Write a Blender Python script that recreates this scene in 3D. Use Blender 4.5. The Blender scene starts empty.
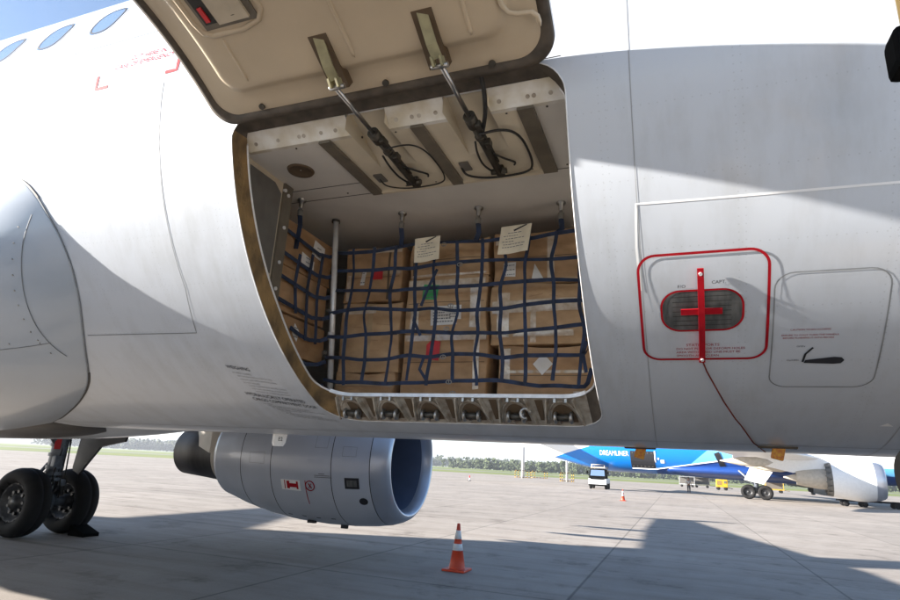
import bpy, bmesh, math, random
from mathutils import Vector, Matrix
random.seed(7)
PI = math.pi; rad = math.radians; deg = math.degrees
S = bpy.context.scene
C = S.collection
R = 2.0; ZC = 3.78; HR = 1.9

# ------------------------------------------------------------------ materials
def new_mat(name):
    m = bpy.data.materials.new(name); m.use_nodes = True
    n = m.node_tree; b = n.nodes['Principled BSDF']
    return m, n, b, n.nodes, n.links

def mat(name, col, rough=.5, metal=0., var=.0, vscale=4., col2=None, bump=0., bscale=30., coat=0., stretch=None, detail=5, spec=None, bd=.01):
    """principled material whose colour wanders between two tones by noise"""
    m, t, b, N, L = new_mat(name)
    b.inputs['Base Color'].default_value = (*col, 1); b.inputs['Roughness'].default_value = rough
    b.inputs['Metallic'].default_value = metal
    if spec is not None: b.inputs['Specular IOR Level'].default_value = spec
    if coat: b.inputs['Coat Weight'].default_value = coat; b.inputs['Coat Roughness'].default_value = .08
    tc = N.new('ShaderNodeTexCoord'); src = tc.outputs['Object']
    if stretch:
        mp = N.new('ShaderNodeMapping'); mp.inputs['Scale'].default_value = stretch
        L.new(src, mp.inputs['Vector']); src = mp.outputs['Vector']
    if var or col2:
        c2 = col2 or tuple(max(0, c * (1 - var)) for c in col)
        nz = N.new('ShaderNodeTexNoise'); nz.inputs['Scale'].default_value = vscale; nz.inputs['Detail'].default_value = detail
        L.new(src, nz.inputs['Vector'])
        rp = N.new('ShaderNodeValToRGB'); rp.color_ramp.elements[0].position = .35; rp.color_ramp.elements[1].position = .68
        rp.color_ramp.elements[0].color = (*col, 1); rp.color_ramp.elements[1].color = (*c2, 1)
        L.new(nz.outputs['Fac'], rp.inputs['Fac']); L.new(rp.outputs['Color'], b.inputs['Base Color'])
    if bump:
        n2 = N.new('ShaderNodeTexNoise'); n2.inputs['Scale'].default_value = bscale; n2.inputs['Detail'].default_value = 3
        L.new(src, n2.inputs['Vector'])
        bp = N.new('ShaderNodeBump'); bp.inputs['Strength'].default_value = bump; bp.inputs['Distance'].default_value = bd
        L.new(n2.outputs['Fac'], bp.inputs['Height']); L.new(bp.outputs['Normal'], b.inputs['Normal'])
    return m

def skin_mat():
    """white gloss aircraft paint: faint oil-canning, streaky grime with its own shape"""
    m, t, b, N, L = new_mat('aircraft_white_paint')
    b.inputs['Roughness'].default_value = .32
    b.inputs['Coat Weight'].default_value = .35; b.inputs['Coat Roughness'].default_value = .12
    g = N.new('ShaderNodeTexCoord')
    mp = N.new('ShaderNodeMapping'); mp.inputs['Scale'].default_value = (5, 1.2, 1.2); L.new(g.outputs['Object'], mp.inputs['Vector'])
    nz = N.new('ShaderNodeTexNoise'); nz.inputs['Scale'].default_value = 1.6; nz.inputs['Detail'].default_value = 7; nz.inputs['Roughness'].default_value = .65
    L.new(mp.outputs['Vector'], nz.inputs['Vector'])
    n2 = N.new('ShaderNodeTexNoise'); n2.inputs['Scale'].default_value = 1.1; n2.inputs['Detail'].default_value = 6; n2.inputs['Roughness'].default_value = .7
    L.new(g.outputs['Object'], n2.inputs['Vector'])
    mu = N.new('ShaderNodeMath'); mu.operation = 'MULTIPLY'; L.new(nz.outputs['Fac'], mu.inputs[0]); L.new(n2.outputs['Fac'], mu.inputs[1])
    rp = N.new('ShaderNodeValToRGB'); rp.color_ramp.elements[0].position = .22; rp.color_ramp.elements[1].position = .5
    rp.color_ramp.elements[0].color = (.49, .52, .565, 1); rp.color_ramp.elements[1].color = (.38, .395, .41, 1)
    L.new(mu.outputs[0], rp.inputs['Fac'])
    # rows of flush rivets along frames and stringers
    sp = N.new('ShaderNodeSeparateXYZ'); L.new(g.outputs['Object'], sp.inputs[0])
    def mth(op, a, v=None, w=None):
        q = N.new('ShaderNodeMath'); q.operation = op
        for i, s_ in enumerate((a, v, w)):
            if s_ is None: continue
            if isinstance(s_, (int, float)): q.inputs[i].default_value = s_
            else: L.new(s_, q.inputs[i])
        return q.outputs[0]
    arc = mth('MULTIPLY', mth('ARCTAN2', mth('SUBTRACT', sp.outputs[2], ZC), mth('MULTIPLY', sp.outputs[1], -1.)), R)
    def per(v, p, off=0.): return mth('MULTIPLY', mth('SUBTRACT', mth('FRACT', mth('ADD', mth('DIVIDE', v, p), 50.5 + off)), .5), p)
    def dots(u, v): return mth('LESS_THAN', mth('ADD', mth('MULTIPLY', u, u), mth('MULTIPLY', v, v)), .0032 ** 2)
    d1 = dots(mth('SUBTRACT', mth('ABSOLUTE', per(sp.outputs[0], .533)), .014), per(arc, .034))
    d2 = dots(per(sp.outputs[0], .034), per(arc, .31, .2))
    dd = mth('MULTIPLY', mth('MAXIMUM', d1, d2), .2)
    mx = N.new('ShaderNodeMix'); mx.data_type = 'RGBA'; L.new(dd, mx.inputs[0]); L.new(rp.outputs['Color'], mx.inputs[6]); mx.inputs[7].default_value = (.12, .12, .12, 1)
    L.new(mx.outputs[2], b.inputs['Base Color'])
    n3 = N.new('ShaderNodeTexNoise'); n3.inputs['Scale'].default_value = 2.2; n3.inputs['Detail'].default_value = 2; L.new(g.outputs['Object'], n3.inputs['Vector'])
    bp = N.new('ShaderNodeBump'); bp.inputs['Strength'].default_value = .12; bp.inputs['Distance'].default_value = .02
    L.new(n3.outputs['Fac'], bp.inputs['Height']); L.new(bp.outputs['Normal'], b.inputs['Normal'])
    rr = N.new('ShaderNodeMapRange'); rr.inputs['To Min'].default_value = .24; rr.inputs['To Max'].default_value = .5
    L.new(n2.outputs['Fac'], rr.inputs['Value']); L.new(rr.outputs['Result'], b.inputs['Roughness'])
    return m

M = {}
M['skin'] = skin_mat()
M['skin_in'] = mat('hull_inside', (.25, .26, .2), .7)
M['fair'] = mat('fairing_paint', (.44, .48, .53), .3, var=.12, vscale=1.2, coat=.35, bump=.08, bscale=3)
M['wing'] = mat('wing_grey_paint', (.5, .51, .53), .4, var=.15, vscale=.8)
M['seam'] = mat('seam_grey', (.27, .28, .29), .7, spec=.12, var=.3, vscale=9)
M['gap'] = mat('black_seal', (.012, .011, .01), .6)
M['seaml'] = mat('faint_seam', (.36, .37, .38), .6, spec=.15, var=.2, vscale=9)
M['white'] = mat('white_paint', (.8, .8, .8), .4, var=.06, vscale=6)
M['red'] = mat('red_marking', (.36, .008, .016), .45, spec=.12, var=.25, vscale=12)
M['pink'] = mat('faded_red_marking', (.42, .035, .045), .5, spec=.12, var=.3, vscale=14)
M['streamer'] = mat('faded_streamer', (.22, .05, .035), .8, var=.5, vscale=12, spec=.1)
M['ink'] = mat('black_marking', (.03, .03, .035), .5, spec=.12)
M['inkg'] = mat('grey_marking', (.16, .16, .17), .5, spec=.12)
M['dred'] = mat('dark_red_text', (.3, .03, .04), .5, spec=.12)
M['sensor'] = mat('static_plate', (.065, .07, .07), .45, .3, vscale=30, col2=(.14, .14, .138), stretch=(1, .3, .3))
M['glass'] = mat('window_glass', (.16, .24, .38), .06, .2, spec=.9)  # blue base colour paints in the reflected sky
M['wframe'] = mat('window_frame', (.74, .75, .77), .35)
M['rim'] = mat('stained_primer', (.30, .185, .07), .65, col2=(.09, .058, .028), vscale=9, bump=.5, bscale=60, stretch=(1, 1, .6))
M['rimdark'] = mat('dark_rubber_seal', (.095, .075, .055), .7, var=.5, vscale=14)
M['sillp'] = mat('dirty_sill_casting', (.5, .46, .39), .45, .2, col2=(.24, .19, .14), vscale=16, bump=.3, bscale=50)
M['alu'] = mat('brushed_aluminium', (.78, .78, .78), .42, .35, var=.2, vscale=20)
M['buckle'] = mat('buckle_metal', (.34, .33, .31), .4, .8, var=.3, vscale=30)
M['steel'] = mat('steel_fitting', (.42, .41, .39), .35, .9, var=.3, vscale=30)
M['rodchrome'] = mat('chrome_rod', (.42, .41, .40), .28, 1)
M['dsteel'] = mat('dark_hydraulic_metal', (.09, .08, .065), .45, .6, var=.4, vscale=25)
M['cable'] = mat('black_cable', (.015, .014, .013), .55)
M['beige'] = mat('beige_door_liner', (.54, .44, .31), .5, var=.14, vscale=3, bump=.12, bscale=70, bd=.004)
M['beige2'] = mat('beige_ceiling_liner', (.68, .6, .46), .5, var=.16, vscale=4)
M['brk'] = mat('olive_bracket', (.33, .30, .17), .6, .0, var=.35, vscale=18)
M['slot'] = mat('dark_brown_and_slot_shade', (.10, .065, .035), .7)  # brown painted as shade in slots and sill cavities; also vent and carton joints
M['greyliner'] = mat('grey_hold_liner', (.70, .67, .62), .5, var=.12, vscale=3, bump=.1, bscale=12)
M['lintel'] = mat('white_lintel', (.74, .72, .67), .45, col2=(.5, .43, .3), vscale=7, bump=.1)
M['beam'] = mat('dark_beam', (.16, .135, .10), .55, var=.3, vscale=10)
M['panel'] = mat('dark_grey_panel', (.14, .13, .115), .55, var=.3, vscale=8, bump=.2, bscale=80)
M['cream'] = mat('cream_frame', (.55, .47, .35), .5, var=.2, vscale=8)
M['floor'] = mat('hold_floor', (.3, .29, .27), .5, .3)
def card(name, c, c2): return mat(name, c, .72, col2=c2, vscale=7, bump=.55, bscale=9, stretch=(1, 1, 1.6), bd=.018, detail=9)
M['card1'] = card('cardboard_tan', (.46, .28, .145), (.32, .185, .088))
M['card2'] = card('cardboard_light', (.53, .345, .19), (.38, .235, .12))
M['card3'] = card('cardboard_dark', (.38, .225, .11), (.27, .15, .07))
M['tape'] = mat('packing_tape', (.48, .34, .2), .16, var=.15, vscale=20, coat=.5)
M['ctape'] = mat('clear_wrap', (.68, .58, .46), .12, col2=(.48, .36, .25), vscale=22, coat=.7, bump=.6, bscale=30, bd=.01)
M['paper'] = mat('paper_label', (.72, .7, .67), .7, var=.1, vscale=20)
M['bpaper'] = mat('cream_placard', (.70, .62, .47), .65, var=.15, vscale=15, bump=.3, bscale=20)
M['redst'] = mat('red_sticker', (.6, .02, .025), .55, var=.2, vscale=20)
M['green'] = mat('green_sticker', (.06, .42, .13), .55, var=.15, vscale=20)
M['web'] = mat('blue_webbing', (.02, .036, .085), .8, col2=(.010, .016, .035), vscale=14, bump=.4, bscale=220)
M['tyre'] = mat('tyre_rubber', (.013, .012, .012), .8, spec=.25, var=.3, vscale=8, bump=.2, bscale=30)
M['rimw'] = mat('wheel_rim_metal', (.05, .05, .052), .4, .5, var=.4, vscale=10)
M['gearp'] = mat('gear_leg_paint', (.17, .19, .22), .45, .2, var=.5, vscale=8)
M['gdoor'] = mat('gear_door_paint', (.06, .056, .053), .4, var=.3, vscale=4)
M['nac'] = mat('nacelle_paint', (.44, .475, .55), .3, var=.12, vscale=1.3, coat=.4)
M['lip'] = mat('inlet_lip_metal', (.5, .53, .6), .3, .65, var=.1, vscale=2)
M['duct'] = mat('inlet_duct', (.13, .165, .25), .45, .2, var=.15, vscale=3)
M['fan'] = mat('fan_blades', (.05, .055, .07), .35, .7)
M['exh'] = mat('exhaust_metal', (.035, .03, .028), .5, .5, var=.4, vscale=5, stretch=(4, 1, 1))
M['tan'] = mat('tan_pylon', (.48, .43, .36), .45, var=.2, vscale=4)
M['orange'] = mat('cone_orange', (.62, .06, .018), .5, var=.2, vscale=9)
M['refl'] = mat('reflective_band', (.7, .72, .74), .35, var=.15, vscale=18)
M['amber'] = mat('amber_paint', (.65, .32, .02), .5, col2=(.5, .12, .02), vscale=60)
M['yellow'] = mat('safety_yellow', (.62, .34, .015), .45, var=.15, vscale=7)
M['black'] = mat('black_rubber', (.005, .005, .005), .95, spec=.04, var=.2, vscale=10)
M['blue'] = mat('plane_blue', (.0, .13, .50), .3, var=.06, vscale=2)
M['hiviz'] = mat('white_shirt', (.7, .7, .68), .8)
M['trouser'] = mat('dark_trousers', (.03, .03, .04), .8)
M['skinp'] = mat('human_skin', (.42, .25, .17), .6)
M['hair'] = mat('dark_hair', (.02, .015, .012), .7)
M['grass'] = mat('grass', (.16, .18, .016), .9, col2=(.075, .115, .015), vscale=.05)
M['leaf'] = mat('tree_leaves', (.07, .09, .035), .85, col2=(.045, .065, .028), vscale=.15)
M['hill'] = mat('hill_woods', (.05, .07, .04), .9, col2=(.035, .05, .03), vscale=.02)

# ------------------------------------------------------------------ mesh helper
class MB:
    def __init__(s): s.v = []; s.f = []; s.mi = []; s.sm = []
    def add(s, vs, fs, m=0, smooth=False):
        o = len(s.v); s.v += [Vector(p) for p in vs]
        for f in fs: s.f.append([i + o for i in f]); s.mi.append(m); s.sm.append(smooth)
        return s
    def box(s, c, d, m=0, rot=None):
        x, y, z = d[0] / 2, d[1] / 2, d[2] / 2; c = Vector(c)
        vs = [Vector(p) for p in ((-x,-y,-z),(x,-y,-z),(x,y,-z),(-x,y,-z),(-x,-y,z),(x,-y,z),(x,y,z),(-x,y,z))]
        if rot: vs = [rot @ v for v in vs]
        return s.add([v + c for v in vs], [(0,3,2,1),(4,5,6,7),(0,1,5,4),(1,2,6,5),(2,3,7,6),(3,0,4,7)], m)
    def bbox(s, c, d, m=0, b=.01, rot=None):
        """box with chamfered edges"""
        bm = bmesh.new(); bmesh.ops.create_cube(bm, size=1)
        for v in bm.verts: v.co = Vector((v.co.x * d[0], v.co.y * d[1], v.co.z * d[2]))
        bmesh.ops.bevel(bm, geom=list(bm.edges), offset=b, segments=2, affect='EDGES', profile=.6)
        bm.verts.index_update()
        vs = [(rot @ v.co if rot else v.co.copy()) + Vector(c) for v in bm.verts]
        fs = [[v.index for v in f.verts] for f in bm.faces]; bm.free()
        return s.add(vs, fs, m)
    def tube(s, pts, r, n=8, m=0, caps=True):
        pts = [Vector(p) for p in pts]; rs = r if isinstance(r, (list, tuple)) else [r] * len(pts)
        up = None; rings = []
        for i, p in enumerate(pts):
            d = (pts[min(i + 1, len(pts) - 1)] - pts[max(i - 1, 0)]).normalized()
            if up is None:
                up = Vector((0, 0, 1)) if abs(d.z) < .9 else Vector((1, 0, 0))
            a = (up - d * up.dot(d)).normalized(); up = a; b = d.cross(a)
            rings.append([p + (a * math.cos(k * 2 * PI / n) + b * math.sin(k * 2 * PI / n)) * rs[i] for k in range(n)])
        vs = [v for rg in rings for v in rg]
        fs = [(i*n+k, i*n+(k+1)%n, (i+1)*n+(k+1)%n, (i+1)*n+k) for i in range(len(pts)-1) for k in range(n)]
        s.add(vs, fs, m, True)
        if caps: s.add(rings[0], [list(range(n))[::-1]], m); s.add(rings[-1], [list(range(n))], m)
        return s
    def lathe(s, prof, o, axis, n=48, m=0, smooth=True, mfun=None, arc=None):
        """profile [(t along axis, radius)] spun about axis through o"""
        ax = Vector(axis).normalized(); o = Vector(o)
        a = Vector((0, 0, 1)) if abs(ax.z) < .9 else Vector((1, 0, 0)); a = (a - ax * a.dot(ax)).normalized(); b = ax.cross(a)
        vs = []
        for t, r in prof:
            for k in range(n):
                w = 2 * PI * k / n; vs.append(o + ax * t + (a * math.cos(w) + b * math.sin(w)) * r)
        for i in range(len(prof) - 1):
            fs = [(i*n+k, i*n+(k+1)%n, (i+1)*n+(k+1)%n, (i+1)*n+k) for k in range(n)]
            mm = mfun(i) if mfun else m
            o2 = len(s.v)
            s.add(vs if False else [vs[j] for f in fs for j in f], [(4*q, 4*q+1, 4*q+2, 4*q+3) for q in range(len(fs))], mm, smooth)
        return s
    def ribbon(s, pts, nrm, w, th, m=0):
        """flat strap along pts; nrm = face normal per point or one vector"""
        pts = [Vector(p) for p in pts]; vs = []
        for i, p in enumerate(pts):
            d = (pts[min(i + 1, len(pts) - 1)] - pts[max(i - 1, 0)]).normalized()
            n = Vector(nrm[i] if isinstance(nrm, list) else nrm); n = (n - d * n.dot(d)).normalized(); q = d.cross(n)
            vs += [p + q*w/2 + n*th/2, p - q*w/2 + n*th/2, p - q*w/2 - n*th/2, p + q*w/2 - n*th/2]
        fs = [(4*i+k, 4*i+(k+1)%4, 4*i+4+(k+1)%4, 4*i+4+k) for i in range(len(pts)-1) for k in range(4)]
        e = 4 * (len(pts) - 1)
        return s.add(vs, fs + [(3,2,1,0), (e,e+1,e+2,e+3)], m)
    def loft(s, rings, m=0, caps=True, smooth=True, mfun=None):
        n = len(rings[0]); vs = [v for r in rings for v in r]
        fs = [(i*n+k, i*n+(k+1)%n, (i+1)*n+(k+1)%n, (i+1)*n+k) for i in range(len(rings)-1) for k in range(n)]
        s.add(vs, fs, m, smooth)
        if caps: s.add(rings[0], [list(range(n))[::-1]], m); s.add(rings[-1], [list(range(n))], m)
        return s
    def build(s, name, mats, parent=None, weld=True, normals=None):
        me = bpy.data.meshes.new(name)
        base = Vector(parent.matrix_world.translation) if parent else Vector()
        p = parent; base = Vector()
        while p: base += p.location; p = p.parent
        me.from_pydata([v - base for v in s.v], [], s.f)
        for m in (mats if isinstance(mats, (list, tuple)) else [mats]): me.materials.append(M[m] if isinstance(m, str) else m)
        me.polygons.foreach_set('material_index', s.mi); me.polygons.foreach_set('use_smooth', s.sm)
        me.update()
        if weld:
            bm = bmesh.new(); bm.from_mesh(me); bmesh.ops.remove_doubles(bm, verts=bm.verts, dist=2e-5)
            bmesh.ops.recalc_face_normals(bm, faces=bm.faces) if weld == 'recalc' else None
            bm.to_mesh(me); bm.free()
        if normals:
            me.normals_split_custom_set_from_vertices([normals(v.co + base, v.normal) for v in me.vertices])
        o = bpy.data.objects.new(name, me); C.objects.link(o)
        if parent: o.parent = parent
        return o

def empty(name, loc, label, cat, group=None, rz=0):
    o = bpy.data.objects.new(name, None); C.objects.link(o); o.location = loc; o.rotation_euler = (0, 0, rz)
    o.empty_display_size = .2; o['label'] = label; o['category'] = cat
    if group: o['group'] = group
    return o
def tag(o, label, cat, group=None):
    o['label'] = label; o['category'] = cat
    if group: o['group'] = group
    return o
def structure(o): o['kind'] = 'structure'; return o
def stuff(o): o['kind'] = 'stuff'; return o
def copy_tree(o, parent=None):
    c = o.copy(); C.objects.link(c)
    if parent: c.parent = parent
    for ch in o.children: copy_tree(ch, c)
    return c

def text_tris(txt, size):
    cu = bpy.data.curves.new('txt', 'FONT'); cu.body = txt; cu.size = size; cu.resolution_u = 2
    o = bpy.data.objects.new('txt', cu); C.objects.link(o)
    dg = bpy.context.evaluated_depsgraph_get(); me = o.evaluated_get(dg).to_mesh()
    vs = [v.co.copy() for v in me.vertices]; fs = [list(p.vertices) for p in me.polygons]
    o.evaluated_get(dg).to_mesh_clear(); bpy.data.objects.remove(o); bpy.data.curves.remove(cu)
    return vs, fs

# ------------------------------------------------------------------ fuselage geometry
def cp(x, a, r=R):
    a = rad(a); return Vector((x, -r * math.cos(a), ZC - r * math.sin(a)))
def a_of_z(z): return deg(math.asin((ZC - z) / R))
def cyl_text(mb, txt, x, a, size, m=0, r=R + .0025, slant=0., center=False, tall=1.):
    vs, fs = text_tris(txt, size)
    if center and vs:
        w = max(v.x for v in vs); x -= w / 2
    mb.add([cp(x + v.x, a - deg(v.y * tall / R) + slant * v.x, r) for v in vs], fs, m)
def cyl_strip(mb, pts, w, m=0, r=R + .0015, closed=False, step=.03):
    """flat strip of width w along (x, a) points on the hull"""
    P = [(x, rad(a) * R) for x, a in pts]
    if closed: P.append(P[0])
    Q = []
    for i in range(len(P) - 1):
        d = math.dist(P[i], P[i+1]); n = max(1, int(d / step))
        for k in range(n): Q.append((P[i][0] + (P[i+1][0]-P[i][0])*k/n, P[i][1] + (P[i+1][1]-P[i][1])*k/n))
    Q.append(P[-1]); vs = []
    for i, q in enumerate(Q):
        if closed: a, b = Q[(i - 1) % (len(Q) - 1)], Q[(i + 1) % (len(Q) - 1)]
        else: a, b = Q[max(0, i - 1)], Q[min(len(Q) - 1, i + 1)]
        dx, dy = b[0] - a[0], b[1] - a[1]; l = math.hypot(dx, dy) or 1
        for sg in (1, -1):
            vs.append(cp(q[0] - sg * dy / l * w / 2, deg((q[1] + sg * dx / l * w / 2) / R), r))
    mb.add(vs, [(2*i, 2*i+1, 2*i+3, 2*i+2) for i in range(len(Q) - 1)], m)
def rrect(x0, x1, s0, s1, rs, n=10):
    """rounded rectangle, radii for corners (x0,s0),(x1,s0),(x1,s1),(x0,s1)"""
    out = []
    for (cx, cy, st, r) in ((x0+rs[0], s0+rs[0], 180, rs[0]), (x1-rs[1], s0+rs[1], 270, rs[1]), (x1-rs[2], s1-rs[2], 0, rs[2]), (x0+rs[3], s1-rs[3], 90, rs[3])):
        for k in range(n + 1):
            w = rad(st + 90 * k / n); out.append((cx + r * math.cos(w), cy + r * math.sin(w)))
    return out
def rr_a(x0, x1, a0, a1, r, n=6):
    return [(x, deg(s / R)) for x, s in rrect(x0, x1, rad(a0) * R, rad(a1) * R, [r] * 4, n)]
def fill_poly(mb, pts, m=0, r=R + .002, inset=14):
    cx = sum(p[0] for p in pts) / len(pts); ca = sum(p[1] for p in pts) / len(pts); vs = []; n = len(pts); K = 5
    for k in range(K + 1):
        t = k / K
        for x, a in pts: vs.append(cp(cx + (x - cx) * t, ca + (a - ca) * t, r))
    mb.add(vs, [(k*n+i, k*n+(i+1) % n, (k+1)*n+(i+1) % n, (k+1)*n+i) for k in range(K) for i in range(n)], m, True)

A = empty('airliner', (0, 0, 0), 'white airliner parked overhead with its cargo door raised and boxes inside', 'airplane')

A_TOP, A_BOT = 11.7, 73.4
OPEN = rrect(-.925, .915, rad(A_TOP) * R, rad(A_BOT) * R, [.11, .17, .2, .24], 14)
def ring_at(poly, cx, cy, ang, dense={}):
    key = id(poly)
    if key not in dense:
        D = []
        for i in range(len(poly)):
            p, q = poly[i], poly[(i + 1) % len(poly)]
            for k in range(12): D.append((p[0] + (q[0]-p[0])*k/12, p[1] + (q[1]-p[1])*k/12))
        dense[key] = sorted((math.atan2(d[1] - cy, d[0] - cx), d) for d in D)
    L = dense[key]
    lo = [e for e in L if e[0] <= ang]; hi = [e for e in L if e[0] > ang]
    a = lo[-1] if lo else (L[-1][0] - 2 * PI, L[-1][1]); b = hi[0] if hi else (L[0][0] + 2 * PI, L[0][1])
    t = (ang - a[0]) / (b[0] - a[0])
    return (a[1][0] + (b[1][0]-a[1][0])*t, a[1][1] + (b[1][1]-a[1][1])*t)

X0, X1, AA0, AA1 = -1.25, 1.25, 4., 82.
fus = MB()
AS = list(range(-98, 262, 2))             # angles of the central tube, starboard side = 0
XS = [-15.5 + .75 * i for i in range(19)] + [X0, X1] + [1.75, 2.5, 3.2, 4.0, 5.0]
XS = sorted(set(round(x, 3) for x in XS if not (X0 < x < X1)))
for i in range(len(XS) - 1):
    for a in AS:
        if abs(XS[i] - X0) < 1e-6 and AA0 <= a < AA1: continue
        fus.add([cp(XS[i], a), cp(XS[i+1], a), cp(XS[i+1], a + 2), cp(XS[i], a + 2)], [(0, 3, 2, 1)], 0, True)
# patch round the opening
bnd = []
nx = 44; na = 39; sub = 3
def chord(x, a):                            # on the chord of the 2-degree facets, so no crack opens
    a0 = math.floor(a / 2 + 1e-9) * 2; t = (a - a0) / 2
    return cp(x, a0) * (1 - t) + cp(x, a0 + 2) * t
for k in range(nx): bnd.append((X0 + (X1 - X0) * k / nx, AA0))
for k in range(na * sub): bnd.append((X1, AA0 + (AA1 - AA0) * k / (na * sub)))
for k in range(nx): bnd.append((X1 - (X1 - X0) * k / nx, AA1))
for k in range(na * sub): bnd.append((X0, AA1 - (AA1 - AA0) * k / (na * sub)))
ccx, ccs = 0., R * rad((A_TOP + A_BOT) / 2)
HOLE = []
for x, a in bnd: HOLE.append(ring_at(OPEN, ccx, ccs, math.atan2(R * rad(a) - ccs, x - ccx)))
NB = len(bnd); NR = 7; vs = []
for k in range(NR + 1):
    t = k / NR
    for (hx, hs), (bx, ba) in zip(HOLE, bnd):
        if k == NR: vs.append(chord(bx, ba))
        else: vs.append(cp(hx + (bx - hx) * t, deg((hs + (R * rad(ba) - hs) * t) / R)))
fus.add(vs, [(k*NB+i, k*NB+(i+1) % NB, (k+1)*NB+(i+1) % NB, (k+1)*NB+i) for k in range(NR) for i in range(NB)], 0, True)
def ell(x, zc, ry, rz, n=180):
    return [Vector((x, -ry * math.cos(rad(a)), zc - rz * math.sin(rad(a)))) for a in AS]
nose = [(5, 3.78, 2, 2), (5.8, 3.76, 1.98, 1.98), (6.6, 3.68, 1.88, 1.9), (7.4, 3.52, 1.66, 1.68), (8.1, 3.36, 1.34, 1.36), (8.6, 3.24, 1.0, 1.03), (8.95, 3.16, .62, .66), (9.1, 3.12, .2, .22), (9.12, 3.11, .01, .01)]
tail = [(-15.5, 3.78, 2, 2), (-17.5, 3.84, 1.96, 1.94), (-19.5, 4.02, 1.84, 1.76), (-21.5, 4.3, 1.62, 1.48), (-23.5, 4.62, 1.3, 1.16), (-25.5, 4.92, .9, .8), (-27.5, 5.2, .45, .42), (-28.5, 5.3, .2, .2), (-28.52, 5.3, .01, .01)]
fus.loft([ell(*q) for q in nose][::-1], 0, False); fus.loft([ell(*q) for q in tail], 0, False)
def rad_n(co, nv):
    if -15.4 < co.x < 4.9: return (0, co.y / R, (co.z - ZC) / R)
    return nv
fo = fus.build('fuselage', ['skin'], A, weld='recalc', normals=rad_n)

# reveal of the opening: deep rim that carries the seal, the sill and the latches
def inner_pt(hx, hs):
    a = deg(hs / R); t = (a - A_TOP) / (A_BOT - A_TOP)
    ai = 12.6 + t * (66.3 - 12.6); r = 1.888 + .042 * max(0, (t - .6) / .4)
    return cp(hx * .985, ai, r)
rim = MB(); sill = MB(); NH = len(HOLE)
inn = [inner_pt(*h) for h in HOLE]; out = [cp(h[0], deg(h[1] / R)) for h in HOLE]
for i in range(NH):
    j = (i + 1) % NH; hx, hs = HOLE[i]; a = deg(hs / R)
    mid = lambda q: (out[q] * .55 + inn[q] * .45)
    m = 1 if a < 13.5 else (0 if hx < 0 else 1)
    tgt = sill if (a > 70.5 and -.8 < hx < .86) else rim
    mm = 0 if tgt is sill else m
    K = 4
    for k in range(K):
        t0, t1 = k / K, (k + 1) / K
        P = [out[i].lerp(inn[i], t0), out[j].lerp(inn[j], t0), out[j].lerp(inn[j], t1), out[i].lerp(inn[i], t1)]
        tgt.add(P, [(0, 1, 2, 3)], mm, True)
rim.build('door_surround', ['rim', 'rimdark'], A)
so = sill.build('sill', ['sillp'], A)
t = MB(); t.tube(inn + [inn[0]], .007, 6); t.tube(out + [out[0]], .0035, 5)
bar = [p for p, h in zip(inn, HOLE) if deg(h[1] / R) > 71.5]
bar.sort(key=lambda v: v.x); t.ribbon([b + Vector((0, -.006, .002)) for b in bar], Vector((0, -1, .15)), .022, .01)
t.build('edge_trim', ['alu'], so)
# latch rollers, ribs and webs along the sill
def on_sill(x, f, off=0.):
    a = cp(x, A_BOT); b = inner_pt(x, rad(A_BOT) * R); n = (b - a).cross(Vector((1, 0, 0))).normalized()
    if n.y > 0: n = -n
    return a.lerp(b, f) + n * off
for k in range(6):
    x = -.735 + .285 * k
    q = MB(); c = on_sill(x, .42, .028)
    q.tube([c + Vector((-.045, 0, 0)), c + Vector((.045, 0, 0))], .020, 12, 1)
    for sx in (-1, 1):
        q.lathe([(-.010, .01), (-.009, .030), (-.004, .036), (.004, .036), (.009, .030), (.010, .01)], c + Vector((sx * .046, 0, 0)), (1, 0, 0), 16, 0)
        q.tube([c + Vector((sx * .03, .004, -.012)), on_sill(x + sx * .03, .12, .004)], .008, 6, 2)
    dk = [on_sill(x + .078 * math.cos(w), .16 + .6 * math.sin(w), .0025) for w in [PI * i / 12 for i in range(13)]]; q.add(dk, [list(range(13))], 3)  # flat dark half-disc paints the shade of the cavity behind the roller
    arch = [on_sill(x + .1 * math.cos(w), .12 + .75 * math.sin(w), .005) for w in [PI * i / 10 for i in range(11)]]
    q.tube(arch, .007, 6, 2)
    q.bbox(on_sill(x - .03, .93, .012), (.016, .016, .03), 0, .003)
    q.bbox(on_sill(x + .035, .93, .012), (.016, .016, .03), 0, .003)
    q.build('latch_roller', ['steel', 'dsteel', 'sillp', 'slot'], so)
for k in range(7):
    for dx, tp in ((-.052, -.022), (.052, .026)):
        x = -.735 + .285 * k - .1425 + dx * .8
        if not -.86 < x < .86: continue
        q = MB(); q.ribbon([on_sill(x - tp * .6, .12, .004), on_sill(x + tp * .2, .55, .013), on_sill(x + tp, .97, .006)], Vector((.9, -.5, 0)), .034, .010); q.build('sill_rib', ['sillp'], so)
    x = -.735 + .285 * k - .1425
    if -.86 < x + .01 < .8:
        q = MB(); q.add([on_sill(x - .006, .2, .0024), on_sill(x + .022, .2, .0024), on_sill(x + .036, .9, .0024), on_sill(x - .012, .9, .0024)], [(0, 1, 2, 3)]); q.build('sill_pocket_shade', ['slot'], so)  # flat dark quad painted as the shade between the ribs
q = MB(); c = on_sill(.47, .55, .03)
q.tube([c + Vector((.03 * math.cos(w), -.004, .03 * math.sin(w))) for w in [PI * .2 * i for i in range(9)]], .011, 8); q.build('latch_hook', ['steel'], so)

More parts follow.
